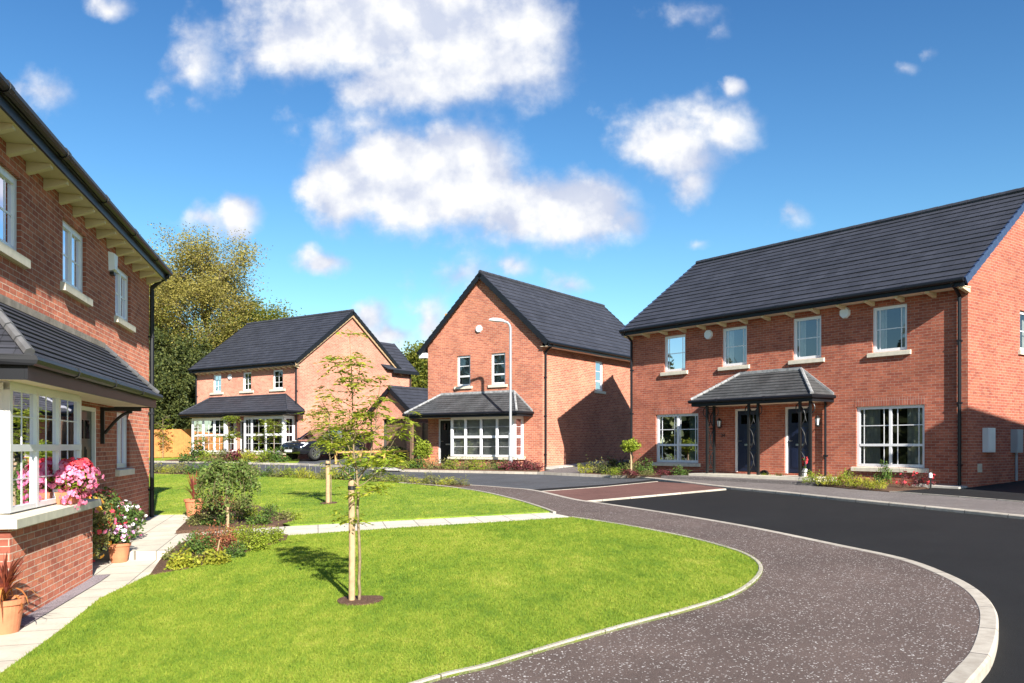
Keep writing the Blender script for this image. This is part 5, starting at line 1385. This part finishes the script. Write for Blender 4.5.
# big pot of petunias
x, y = A2(119, 560); z = zlow(x, y)
c3 = empty('flower_pot', (x, y, z), 'terracotta pot overflowing with lilac, pink and white flowers at the step', 'potted plant')
pot(c3, x, y, z, .165, .29)
def pot_flowers(root, x, y, z, w, h, seed, leafm, n, flowers, fsize, size=.045, box=None):
    rg = np.random.default_rng(seed)
    C = rg.normal(0, .42, (n, 3)); C = C*[w/2, w/2 if box is None else box/2, h*.7]; C[:, 2] = C[:, 2]*.6+h*.42; C += [x, y, z]
    fast_mesh('foliage', leaf_quads(C, rg, size, .6, .2), 4, M[leafm], root, (x, y, z)).location = (0, 0, 0)
    return rg
def flower_mass(root, cx, cy, cz, rx, ry, rz_, seed, items, fsize, zmin=-1.):
    rg = np.random.default_rng(seed); O = Vector(root['_o'])
    for fm, nf in items:
        D = rg.normal(0, 1, (nf, 3)); D[:, 2] = np.clip(D[:, 2]+.3, zmin, 9); D /= np.linalg.norm(D, axis=1)[:, None]
        Cf = D*rg.uniform(.7, 1.08, nf)[:, None]*[rx, ry, rz_]+[cx, cy, cz]; V = []
        for c, d in zip(Cf, D):
            d = d+rg.normal(0, .35, 3); d /= np.linalg.norm(d); s = np.cross(d, rg.normal(0, 1, 3)); s /= np.linalg.norm(s); t = np.cross(d, s); f = fsize*rg.uniform(.7, 1.25)
            for k in range(5):
                a = k*2*math.pi/5; e = s*math.cos(a)+t*math.sin(a); g_ = -s*math.sin(a)+t*math.cos(a)
                V += [c, c+e*f*.35+g_*f*.26+d*f*.12, c+e*f*.58+d*f*.02, c+e*f*.35-g_*f*.26+d*f*.12]
        fast_mesh('blossom', np.array(V), 4, M[fm], root, tuple(O))
def leaf_mass(root, cx, cy, cz, rx, ry, rz_, seed, mat, n, size):
    rg = np.random.default_rng(seed); D = rg.normal(0, 1, (n, 3)); D /= np.linalg.norm(D, axis=1)[:, None]; C = D*(rg.uniform(.1, 1, n)**.5)[:, None]*[rx, ry, rz_]+[cx, cy, cz]
    fast_mesh('foliage', leaf_quads(C, rg, size, .6, .2), 4, M[mat], root, tuple(root['_o']))
leaf_mass(c3, x, y, z+.40, .26, .24, .15, 71, 'leaf_green', 900, .045)
flower_mass(c3, x-.02, y, z+.42, .25, .23, .15, 72, [('petal_lilac', 60), ('petal_white', 26), ('petal_pink', 20)], .055)
# shrubs behind the pot against the wall
def wallplant(u, w, zz, rx, ry, rz_, label, seed, leafm, n, items, fs, name='flowering_shrub'):
    p = LF(u, w, 0); z = gz(p.x, p.y)+.01
    root = empty(name, (p.x, p.y, z), label, 'plant')
    mb = MB(); rr = random.Random(seed)
    for k in range(7): mb.tube([(p.x, p.y, z), (p.x+rr.uniform(-.5, .5)*rx, p.y+rr.uniform(-.5, .5)*ry, z+zz*rr.uniform(.7, 1.1))], [.008, .004], 4, cap=False)
    mb.build('stems', M['twig'], root)
    leaf_mass(root, p.x, p.y, z+zz, rx, ry, rz_, seed, leafm, n, .05); flower_mass(root, p.x, p.y, z+zz, rx, ry, rz_, seed+1, items, fs)
wallplant(5.85, .34, .50, .28, .36, .50, 'leafy plant with orange and red flowers between bay wall and pot', 81, 'leaf_olive', 1700, [('petal_orange', 44), ('petal_pink', 22), ('petal_red', 16)], .075)
wallplant(5.0, .26, .52, .26, .55, .48, 'dark bush with deep red flowers against the near house wall', 83, 'leaf_green', 1700, [('petal_red', 70)], .06)
wallplant(3.9, .34, .34, .32, .45, .34, 'green bush with white and pale pink flowers by the near house wall', 85, 'leaf_green', 1500, [('petal_white', 80), ('petal_pink', 16)], .055)
# flower box on the bay sill
fb0 = LF(7.35, .47, 1.165)
fb = empty('flower_box', fb0, 'terracotta trough of pink and red flowers on the bay window sill', 'window box')
mb = MB(); mb.hexa([LF(7.07, .37, 1.185), LF(7.63, .37, 1.185), LF(7.63, .53, 1.180), LF(7.07, .53, 1.180), LF(7.03, .35, 1.33), LF(7.67, .35, 1.33), LF(7.67, .55, 1.33), LF(7.03, .55, 1.33)]); mb.build('trough', M['terra'], fb)
leaf_mass(fb, fb0.x+.0, fb0.y, 1.47, .27, .36, .19, 91, 'leaf_lime', 1300, .05)
flower_mass(fb, fb0.x+.03, fb0.y, 1.48, .29, .38, .23, 92, [('petal_pink', 330)], .058)
flower_mass(fb, fb0.x+.0, fb0.y+.05, 1.62, .20, .30, .13, 93, [('petal_red', 140)], .06)
flower_mass(fb, fb0.x+.12, fb0.y-.22, 1.24, .12, .22, .14, 94, [('petal_pink', 70)], .05)

# --- weeping tree on a stem in bed A
def weeping():
    x, y = A(223, 530.0); y += .2; z = gz(x, y)+.02
    root = empty('weeping_tree', (x, y, z), 'small grafted weeping tree with mop of green leaves beside the path', 'tree')
    rr = random.Random(5); mb = MB(); top = Vector((x, y, z+.98))
    mb.tube([(x, y, z-.05), (x+.01, y, z+.4), tuple(top)], [.022, .02, .018], 8); tips = []
    for k in range(70):
        a = rr.uniform(0, 6.28); r = rr.uniform(.2, .62); hgt = rr.uniform(.02, .22); drop = rr.uniform(.05, .7)
        d = Vector((math.cos(a), math.sin(a), 0)); pts = []
        for i in range(8):
            t = i/7; pts.append(top+d*(r*(1-(1-t)**1.7))+Vector((0, 0, hgt*math.sin(t*math.pi*.8)*1.3-drop*t**2.2)))
        mb.tube(pts, [.006*(1-.7*i/7) for i in range(8)], 4, cap=False); tips += [(p, d) for p in pts[1:]]
    mb.build('trunk', M['youngbark'], root)
    rg = np.random.default_rng(6); C = cloud_leaves(rg, tips, 11, .04)
    fast_mesh('crown', leaf_quads(C, rg, .07, .45, -.5), 4, M['leaf_weep'], root, (x, y, z))
    m = MB(); m.tube([(x+.03, y-.03, z-.1), (x+.03, y-.03, z+.42)], [.024, .024], 8); m.build('stake', M['stake'], root)
weeping()
def sh(px, py, wpx, hpx, mat, label, seed, n=500, size=.05, **kw):
    x, y = A(px, py); s = y/FPX; return shrub(x, y+.1, wpx*s*1.15, hpx*s*1.35, mat, label, seed, int(n*1.9), size, **kw)
sh(213, 522, 40, 22, 'leaf_green', 'low spreading green shrub at the left of the weeping tree', 101, 800, .045)
sh(219, 513, 30, 20, 'leaf_red', 'pinkish russet shrub behind the weeping tree stem', 102, 600, .04)
sh(195, 527, 26, 10, 'leaf_olive', 'low green shrub at the path corner near the cordyline pot', 103, 450, .04)
sh(245, 521, 26, 12, 'leaf_lime', 'low lime green shrub just right of the weeping tree', 104, 500, .04)
sh(268, 519, 22, 10, 'leaf_green', 'small green shrub at the lawn edge, right end of the upper bed', 105, 400, .04)
sh(283, 522, 18, 7, 'leaf_olive', 'tiny low shrub where the upper bed meets the path', 106, 250, .04)
sh(216, 552, 46, 22, 'leaf_red', 'spreading russet red shrub in the lower bed', 111, 1200, .035, up=.8)
sh(196, 556, 34, 16, 'leaf_green', 'dark green low shrub left of the russet red shrub', 112, 700, .04)
sh(250, 553, 32, 20, 'leaf_lime', 'lime green mounded shrub right of the russet red shrub', 113, 900, .035)
sh(268, 546, 22, 12, 'leaf_lime', 'smaller lime shrub at the right end of the lower bed', 114, 500, .035)
sh(275, 541, 15, 9, 'leaf_lime', 'small round lime shrub standing alone at the path edge', 115, 350, .03)
sh(215, 566, 30, 11, 'leaf_yellow', 'pale variegated ground plant at the front of the lower bed', 116, 350, .06)
sh(180, 570, 32, 12, 'leaf_yellow', 'pale yellow green ground plant at the left front of the lower bed', 117, 350, .06)
sh(232, 560, 22, 11, 'leaf_green', 'dark green tuft below the russet red shrub', 118, 350, .045)
sh(240, 512, 24, 12, 'leaf_olive', 'olive low shrub behind the right side of the weeping tree', 119, 450, .045)
sh(258, 526, 24, 8, 'leaf_green', 'flat green ground plant at the path side of the upper bed', 120, 380, .045)
sh(222, 527, 30, 9, 'leaf_green', 'flat green ground plant at the foot of the weeping tree', 121, 420, .045)
sh(290, 521, 18, 6, 'leaf_lime', 'flat lime ground plant nearest the tip of the upper bed', 122, 240, .04)
sh(240, 542, 30, 12, 'leaf_lime', 'lime shrub along the path edge of the lower bed', 123, 600, .035)
sh(200, 545, 26, 10, 'leaf_green', 'green low shrub at the path corner of the lower bed', 124, 450, .04)
sh(170, 562, 20, 8, 'leaf_olive', 'small olive tuft at the left end of the lower bed', 125, 300, .04)
x, y = A(216, 560)
mb = MB(); mb.tube([(x, y, gz(x, y)), (x+.05, y, gz(x, y)+.28)], .009, 5); tag(mb.build('plant_cane', M['stake'], origin=(x, y, gz(x, y))), 'thin pale cane leaning in the russet shrub of the lower bed', 'cane')

# --- prototype based bed planting (rows of copies)
protos = {}
def proto(kind):
    if kind in protos: return protos[kind]
    x, y, z = 0, 0, 0; mat, n, size, w, h, asp, up_ = {
        'yellow': ('leaf_yellow', 420, .10, .8, .42, .18, 1.2), 'lime': ('leaf_lime', 520, .08, .8, .45, .3, .6), 'olive': ('leaf_olive', 520, .08, .9, .5, .35, .6),
        'green': ('leaf_green', 600, .07, .8, .5, .5, .3), 'plum': ('leaf_plum', 420, .07, .7, .35, .5, .3), 'dark': ('leaf_dark', 700, .08, 1., .7, .6, .2),
        'red': ('leaf_red', 300, .06, .5, .4, .5, .3)}[kind]
    o = shrub(0, 0, w, h, mat, 'x', 200+len(protos), n, size, asp, z=0., up=up_, stems=6)
    protos[kind] = [o, False, w, h]; return protos[kind]
def put(kind, px, py, wpx, label, group=None, hs=1., name=None, dy=0.):
    pr_ = proto(kind); X, Y = A(px, py); Y += dy; w = wpx*Y/FPX; sc = w/pr_[2]
    src = pr_[0]
    if not pr_[1]:
        pr_[1] = True; o = src
    else:
        o = copy_thing(src, (0, 0, 0))
    o.location = (X, Y, gz(X, Y)+.02); o.rotation_euler = (0, 0, (px*7.13) % 6.28); o.scale = (sc, sc, sc*hs)
    o['label'] = label
    if group: o['group'] = group
    elif 'group' in o: del o['group']
    return o
def row(kindlist, x0, y0, x1, y1, wpx, text, group, hs=1., seed=1):
    rr = random.Random(seed); n = len(kindlist); names = {'yellow': 'yellow', 'lime': 'lime green', 'olive': 'straw green', 'green': 'fresh green', 'plum': 'plum red', 'dark': 'dark green', 'red': 'russet'}
    for i, k in enumerate(kindlist):
        t = (i+.5)/n; put(k, x0+(x1-x0)*t+rr.uniform(-2, 2), y0+(y1-y0)*t+rr.uniform(-.4, .4), 1.35*wpx*rr.uniform(.85, 1.2), '%s plant, %s in %s' % (names[k], ORD[i], text), group, hs*rr.uniform(.8, 1.2))
row(['olive', 'yellow', 'olive', 'green', 'green', 'green', 'lime', 'green', 'olive', 'green', 'olive', 'lime', 'yellow', 'yellow', 'olive', 'yellow', 'green'], 150, 472.8, 358, 480.6, 17, 'the strip behind the far lawn', 'low plants in the strip behind the far lawn', .9, 3)
row(['green', 'olive', 'lime', 'olive', 'yellow', 'olive', 'yellow', 'olive'], 362, 481.2, 466, 486.6, 17, 'the strip right of the stakes', 'low plants at the right end of the strip behind the far lawn', .72, 4)
row(['green', 'lime', 'olive', 'plum', 'yellow', 'lime', 'green'], 188, 460.8, 284, 462.6, 21, 'the far house bed', 'plants below the bays of the far house', .9, 5)
row(['lime', 'green', 'olive', 'olive', 'lime', 'olive', 'lime', 'olive', 'green', 'plum', 'plum', 'plum'], 404, 468.6, 541, 470.8, 15, 'the middle house bed', 'plants below the bay of the middle house', .95, 6)
row(['lime', 'green', 'lime', 'olive', 'lime', 'lime'], 345, 464.5, 402, 467, 13, 'the verge before the timber rail', 'plants on the verge before the timber rail', .9, 7)
row(['yellow', 'olive', 'dark', 'green', 'olive', 'green'], 580, 472.5, 652, 474.5, 17, 'the left bed of the paired houses', 'plants at the left end of the paired houses', 1., 8)
row(['lime', 'plum', 'olive', 'plum', 'green'], 604, 475.6, 690, 476.4, 15, 'the front edge of the left bed', 'edge plants below the left window of the paired houses', .7, 9)
row(['lime', 'yellow', 'yellow', 'lime', 'yellow', 'yellow', 'yellow'], 808, 483.2, 882, 489.0, 16, 'the right bed of the paired houses', 'yellow tufts below the right window of the paired houses', 1.1, 10)
put('lime', 766, 478.8, 15, 'lime green tuft at the foot of the middle porch post', None, .7)
put('lime', 778, 479.4, 15, 'lime green tuft between the porch posts, right one', None, .7)
put('dark', 618, 469.5, 26, 'dark green bush against the shaded wall left of the paired houses', None, .9)
put('dark', 728, 471.6, 11, 'small dark bush beside the left navy door', None, 1.5)
put('green', 884, 484, 20, 'bushy green shrub in front of the right ground floor window', None, 1.9)
# rose bushes
for i, (px, py, hp) in enumerate(((903, 486.8, 22), (918, 487.2, 18), (929, 486.2, 16))):
    x, y = A(px, py); s = y/FPX
    shrub(x, y, 12*s, hp*s, 'leaf_plum', ['red rose bush', 'middle red rose bush', 'right red rose bush'][i]+' below the corner of the right window', 300+i, 110, .05, flowers=[('petal_red', 6)], fsize=.08, cat='shrub', name='rose_bush')
# low bollard light
x, y = A(930.5, 488); z = gz(x, y); bl = empty('garden_light', (x, y, z), 'small white topped garden light at the bed corner', 'garden light')
mb = MB(); mb.tube([(x, y, z-.05), (x, y, z+.26)], .025, 8); mb.build('stem', M['iron'], bl); mb = MB(); mb.lathe((x, y, z+.26), [(.0, 0), (.045, 0), (.045, .09), (.03, .12), (0, .13)], 12); mb.build('lamp_shade', M['lampglass'], bl)
# standard tree with small ball crown
x, y = A(631, 474.8); z = gz(x, y); s = y/FPX
sb = empty('standard_tree', (x, y, z), 'little lollipop tree with yellow green ball crown at the corner of the paired houses', 'tree')
mb = MB(); mb.tube([(x, y, z), (x+.01, y, z+14*s), (x-.02, y, z+24*s)], [.04, .03, .02], 7); mb.build('trunk', M['stake'], sb)
rg = np.random.default_rng(9); D = rg.normal(0, 1, (620, 3)); D /= np.linalg.norm(D, axis=1)[:, None]; C = D*(rg.uniform(.2, 1, 620)**.6)[:, None]*[9*s, 9*s, 6*s]+rg.normal(0, .04, (620, 3))+[x, y, z+29*s]
fast_mesh('crown', leaf_quads(C, rg, .10, .6), 4, M['leaf_lime'], sb, (x, y, z))
# pots by the doors of the pair of houses
for (px, py, kind, lb) in ((806, 475.5, 'r', 'small pot with red flowers in front of the right navy door'), ):
    x, y = RF(4.3, .75, 0)[:2]; z = 1.0; p_ = empty('flower_pot', (x, y, z), lb, 'potted plant'); pot(p_, x, y, z, .12, .22, 'white')
    leaf_mass(p_, x, y, z+.36, .12, .12, .16, 75, 'leaf_green', 250, .06); flower_mass(p_, x, y, z+.44, .13, .13, .16, 76, [('petal_red', 26)], .07)
mb = MB(); q = RF(5.95, .35, 1.0); mb.lathe(tuple(q), [(0, 0), (.13, 0), (.15, .05), (.11, .10), (.05, .13), (0, .14)], 10); tag(mb.build('boot_scraper', M['iron'], origin=q), 'small dark rounded object on the porch step between the doors', 'ornament')
# planters at middle house
px_, py_ = MF(5.5, 1.25, 0)[:2]; z = gz(px_, py_)+.02
tr = empty('planter', (px_, py_, z), 'terracotta planter box with low plants beside the black door', 'planter')
mb = MB(); mb.box(MF, 4.95, 5.75, 1.05, 1.40, z, z+.42); mb.box(MF, 4.90, 5.80, 1.0, 1.45, z+.42, z+.47); mb.build('trough', M['terra'], tr)
leaf_mass(tr, px_-.1, py_, z+.55, .40, .25, .14, 77, 'leaf_green', 500, .07)
x, y = A(423, 468); z = gz(x, y); tp = empty('potted_shrub', (x, y, z), 'lime green shrub in a round terracotta pot at the canopy post', 'potted plant'); pot(tp, x, y, z, .22, .38); leaf_mass(tp, x, y, z+.78, .42, .36, .46, 78, 'leaf_lime', 900, .10)
x, y = A(376, 463); y += .6; z = gz(x, y)
hd_ = empty('hedge_bush', (x, y, z), 'clipped dark green hedge behind the right part of the timber rail', 'hedge')
mb = MB(); mb.tube([(x, y, z), (x, y, z+.4)], .03, 5); mb.build('stems', M['twig'], hd_)
leaf_mass(hd_, x+.6, y, z+.42, 1.0, .4, .38, 79, 'leaf_dark', 1800, .09)

# blossom / leaf litter at the foot of the bay is left to the gravel
# ================================================================== sky with clouds
world = bpy.data.worlds.new('World'); scene.world = world; world.use_nodes = True
wt = world.node_tree; bg = wt.nodes['Background']
SUN_EL, SX, SY = 30.0, .376, -.9266
sky = N(wt, 'ShaderNodeTexSky', sky_type='NISHITA'); sky.sun_disc = False
sky.sun_elevation = R_(SUN_EL); sky.sun_rotation = math.atan2(SX, SY); sky.altitude = 50; sky.air_density = 1.0; sky.dust_density = .35; sky.ozone_density = 2.2
tc = N(wt, 'ShaderNodeTexCoord'); sep = N(wt, 'ShaderNodeSeparateXYZ'); wt.links.new(tc.outputs['Generated'], sep.inputs[0])
dy = math_n(wt, 'MAXIMUM', sep.outputs[1], .08)
px = math_n(wt, 'MULTIPLY_ADD', math_n(wt, 'DIVIDE', sep.outputs[0], dy), 8.4, 5.12)     # hundreds of units across
py = math_n(wt, 'MULTIPLY_ADD', math_n(wt, 'DIVIDE', sep.outputs[2], dy), -8.4, 4.45)
cmb = N(wt, 'ShaderNodeCombineXYZ'); wt.links.new(px, cmb.inputs[0]); wt.links.new(py, cmb.inputs[1])
nz1 = N(wt, 'ShaderNodeTexNoise'); nz1.inputs['Scale'].default_value = 1.5; nz1.inputs['Detail'].default_value = 7; nz1.inputs['Roughness'].default_value = .54
wt.links.new(cmb.outputs[0], nz1.inputs['Vector'])
nz2 = N(wt, 'ShaderNodeTexNoise'); nz2.inputs['Scale'].default_value = 5.; nz2.inputs['Detail'].default_value = 6; nz2.inputs['Roughness'].default_value = .6
wt.links.new(cmb.outputs[0], nz2.inputs['Vector'])
# warp the coordinates a little
warp = N(wt, 'ShaderNodeVectorMath', operation='MULTIPLY_ADD'); sub = N(wt, 'ShaderNodeVectorMath', operation='SUBTRACT'); wt.links.new(nz1.outputs['Color'], sub.inputs[0]); sub.inputs[1].default_value = (.5, .5, .5)
wt.links.new(sub.outputs[0], warp.inputs[0]); warp.inputs[1].default_value = (.55, .45, 0); wt.links.new(cmb.outputs[0], warp.inputs[2])
clouds = [  # cx, cy, rx, ry, strength
    (385, 15, 150, 62, 1.2), (470, 62, 98, 52, 1.15), (300, 40, 66, 46, .9), (415, 85, 95, 34, .9), (510, 30, 60, 50, 1.0), (255, 55, 34, 30, .4),
    (345, 192, 44, 40, 1.1), (400, 185, 70, 56, 1.2), (460, 178, 68, 62, 1.25), (510, 205, 75, 40, 1.1), (580, 208, 62, 34, 1.05), (620, 222, 30, 20, .7), (325, 150, 42, 34, .42), (370, 128, 46, 22, .4),
    (670, 150, 62, 42, 1.0), (720, 135, 44, 34, .75), (690, 182, 28, 24, .7), (735, 88, 14, 13, .8), (635, 150, 30, 26, .6),
    (195, 60, 32, 48, .55), (185, 100, 15, 14, .35), (110, 5, 26, 14, .55), (45, 95, 38, 28, .5), (688, 14, 42, 17, .5), (718, 30, 14, 16, .35),
    (205, 222, 40, 18, .55), (240, 216, 24, 22, .8), (322, 260, 30, 15, .75), (370, 318, 24, 20, .75), (395, 340, 34, 24, .55), (430, 325, 24, 40, .6), (460, 270, 46, 22, .45), (515, 268, 22, 18, .55),
    (570, 284, 30, 16, .4), (905, 70, 15, 9, .4), (796, 216, 18, 10, .32), (697, 243, 15, 8, .3), (930, 52, 9, 9, .25), (410, 370, 70, 34, .5), (350, 345, 70, 20, .35), (165, 225, 40, 12, .3)]
acc = None
for (cx, cy, rx, ry, sgt) in clouds:
    mp = N(wt, 'ShaderNodeMapping'); mp.vector_type = 'POINT'
    mp.inputs['Scale'].default_value = (100./rx, 100./ry, 0); mp.inputs['Location'].default_value = (-cx/rx, -cy/ry, 0)
    wt.links.new(warp.outputs[0], mp.inputs['Vector'])
    ln = N(wt, 'ShaderNodeVectorMath', operation='LENGTH'); wt.links.new(mp.outputs[0], ln.inputs[0])
    v_ = math_n(wt, 'MULTIPLY', math_n(wt, 'SUBTRACT', 1.25, ln.outputs['Value']), sgt)
    acc = v_ if acc is None else math_n(wt, 'SMOOTH_MAX', acc, v_, .25)
dens = math_n(wt, 'ADD', acc, math_n(wt, 'MULTIPLY', math_n(wt, 'SUBTRACT', nz1.outputs['Fac'], .5), 1.5))
dens = math_n(wt, 'ADD', dens, math_n(wt, 'MULTIPLY', math_n(wt, 'SUBTRACT', nz2.outputs['Fac'], .5), .4))
mr = N(wt, 'ShaderNodeMapRange'); mr.interpolation_type = 'SMOOTHSTEP'; mr.inputs['From Min'].default_value = 0.03; mr.inputs['From Max'].default_value = .8
wt.links.new(dens, mr.inputs['Value'])
front = math_n(wt, 'GREATER_THAN', sep.outputs[1], .1)
fac = math_n(wt, 'MULTIPLY', mr.outputs[0], front)
nz3 = N(wt, 'ShaderNodeTexNoise'); nz3.inputs['Scale'].default_value = 3.2; nz3.inputs['Detail'].default_value = 7; nz3.inputs['Roughness'].default_value = .58
wt.links.new(tc.outputs['Generated'], nz3.inputs['Vector'])
mr3 = N(wt, 'ShaderNodeMapRange'); mr3.interpolation_type = 'SMOOTHSTEP'; mr3.inputs['From Min'].default_value = .5; mr3.inputs['From Max'].default_value = .68; wt.links.new(nz3.outputs['Fac'], mr3.inputs['Value'])
behind = math_n(wt, 'LESS_THAN', sep.outputs[1], .1)
fac = math_n(wt, 'ADD', fac, math_n(wt, 'MULTIPLY', math_n(wt, 'MULTIPLY', mr3.outputs[0], behind), .8), None, True)
thick = N(wt, 'ShaderNodeMapRange'); thick.inputs['From Min'].default_value = .25; thick.inputs['From Max'].default_value = 1.15; wt.links.new(dens, thick.inputs['Value'])
off = N(wt, 'ShaderNodeVectorMath', operation='ADD'); off.inputs[1].default_value = (-.10, .20, 0); wt.links.new(cmb.outputs[0], off.inputs[0])
nz4 = N(wt, 'ShaderNodeTexNoise'); nz4.inputs['Scale'].default_value = 1.5; nz4.inputs['Detail'].default_value = 7; nz4.inputs['Roughness'].default_value = .54
wt.links.new(off.outputs[0], nz4.inputs['Vector'])
relief = math_n(wt, 'MULTIPLY_ADD', math_n(wt, 'SUBTRACT', nz1.outputs['Fac'], nz4.outputs['Fac']), 3.8, .40, True)
lit = math_n(wt, 'MULTIPLY_ADD', relief, .85, math_n(wt, 'MULTIPLY', thick.outputs[0], .32), True)
CL = 5.7
ccol = mix(wt, (CL*.50, CL*.57, CL*.76), (CL*1.0, CL*1.0, CL*1.0), lit)
# grade the sky a little deeper
hs = N(wt, 'ShaderNodeHueSaturation'); hs.inputs['Saturation'].default_value = 1.22; hs.inputs['Value'].default_value = .98; wt.links.new(sky.outputs[0], hs.inputs['Color'])
grade = ramp(wt, sep.outputs[2], [(0., (.92, 1.08, .98)), (.12, (.86, 1.04, .97)), (.30, (.72, .88, .92)), (.55, (.52, .66, .80))])
skyc = mix(wt, hs.outputs[0], grade, 1, 'MULTIPLY')
final = mix(wt, skyc, ccol, fac)
wt.links.new(final, bg.inputs['Color']); bg.inputs['Strength'].default_value = .085
# ================================================================== sun
sd = bpy.data.lights.new('sun', 'SUN'); sd.energy = 4.9; sd.angle = R_(.53); sd.color = (1, .95, .87)
so = bpy.data.objects.new('sun', sd); COL.objects.link(so)
el = R_(SUN_EL); sv = Vector((SX*math.cos(el), SY*math.cos(el), math.sin(el)))
so.rotation_euler = sv.to_track_quat('Z', 'Y').to_euler(); so.location = (20, -30, 40)
# ================================================================== camera
cd = bpy.data.cameras.new('camera'); co = bpy.data.objects.new('camera', cd); COL.objects.link(co)
co.location = (0, 0, CAMH); co.rotation_euler = (R_(90), 0, 0)
cd.sensor_width = 36; cd.lens = FPX*36/1024.; cd.shift_y = (HYP-341.5)/1024.; cd.clip_end = 5000; cd.clip_start = .1
scene.camera = co
# ================================================================== output
for o in bpy.data.objects:
    if '_o' in o: del o['_o']
scene.view_settings.view_transform = 'Standard'; scene.view_settings.look = 'None'
scene.view_settings.exposure = 1.15; scene.view_settings.gamma = 1
scene.render.engine = 'CYCLES'
scene.cycles.max_bounces = 6; scene.cycles.diffuse_bounces = 3; scene.cycles.glossy_bounces = 3; scene.cycles.transparent_max_bounces = 12; scene.cycles.transmission_bounces = 2
scene.cycles.use_denoising = True
scene.render.resolution_x = 1024; scene.render.resolution_y = 683
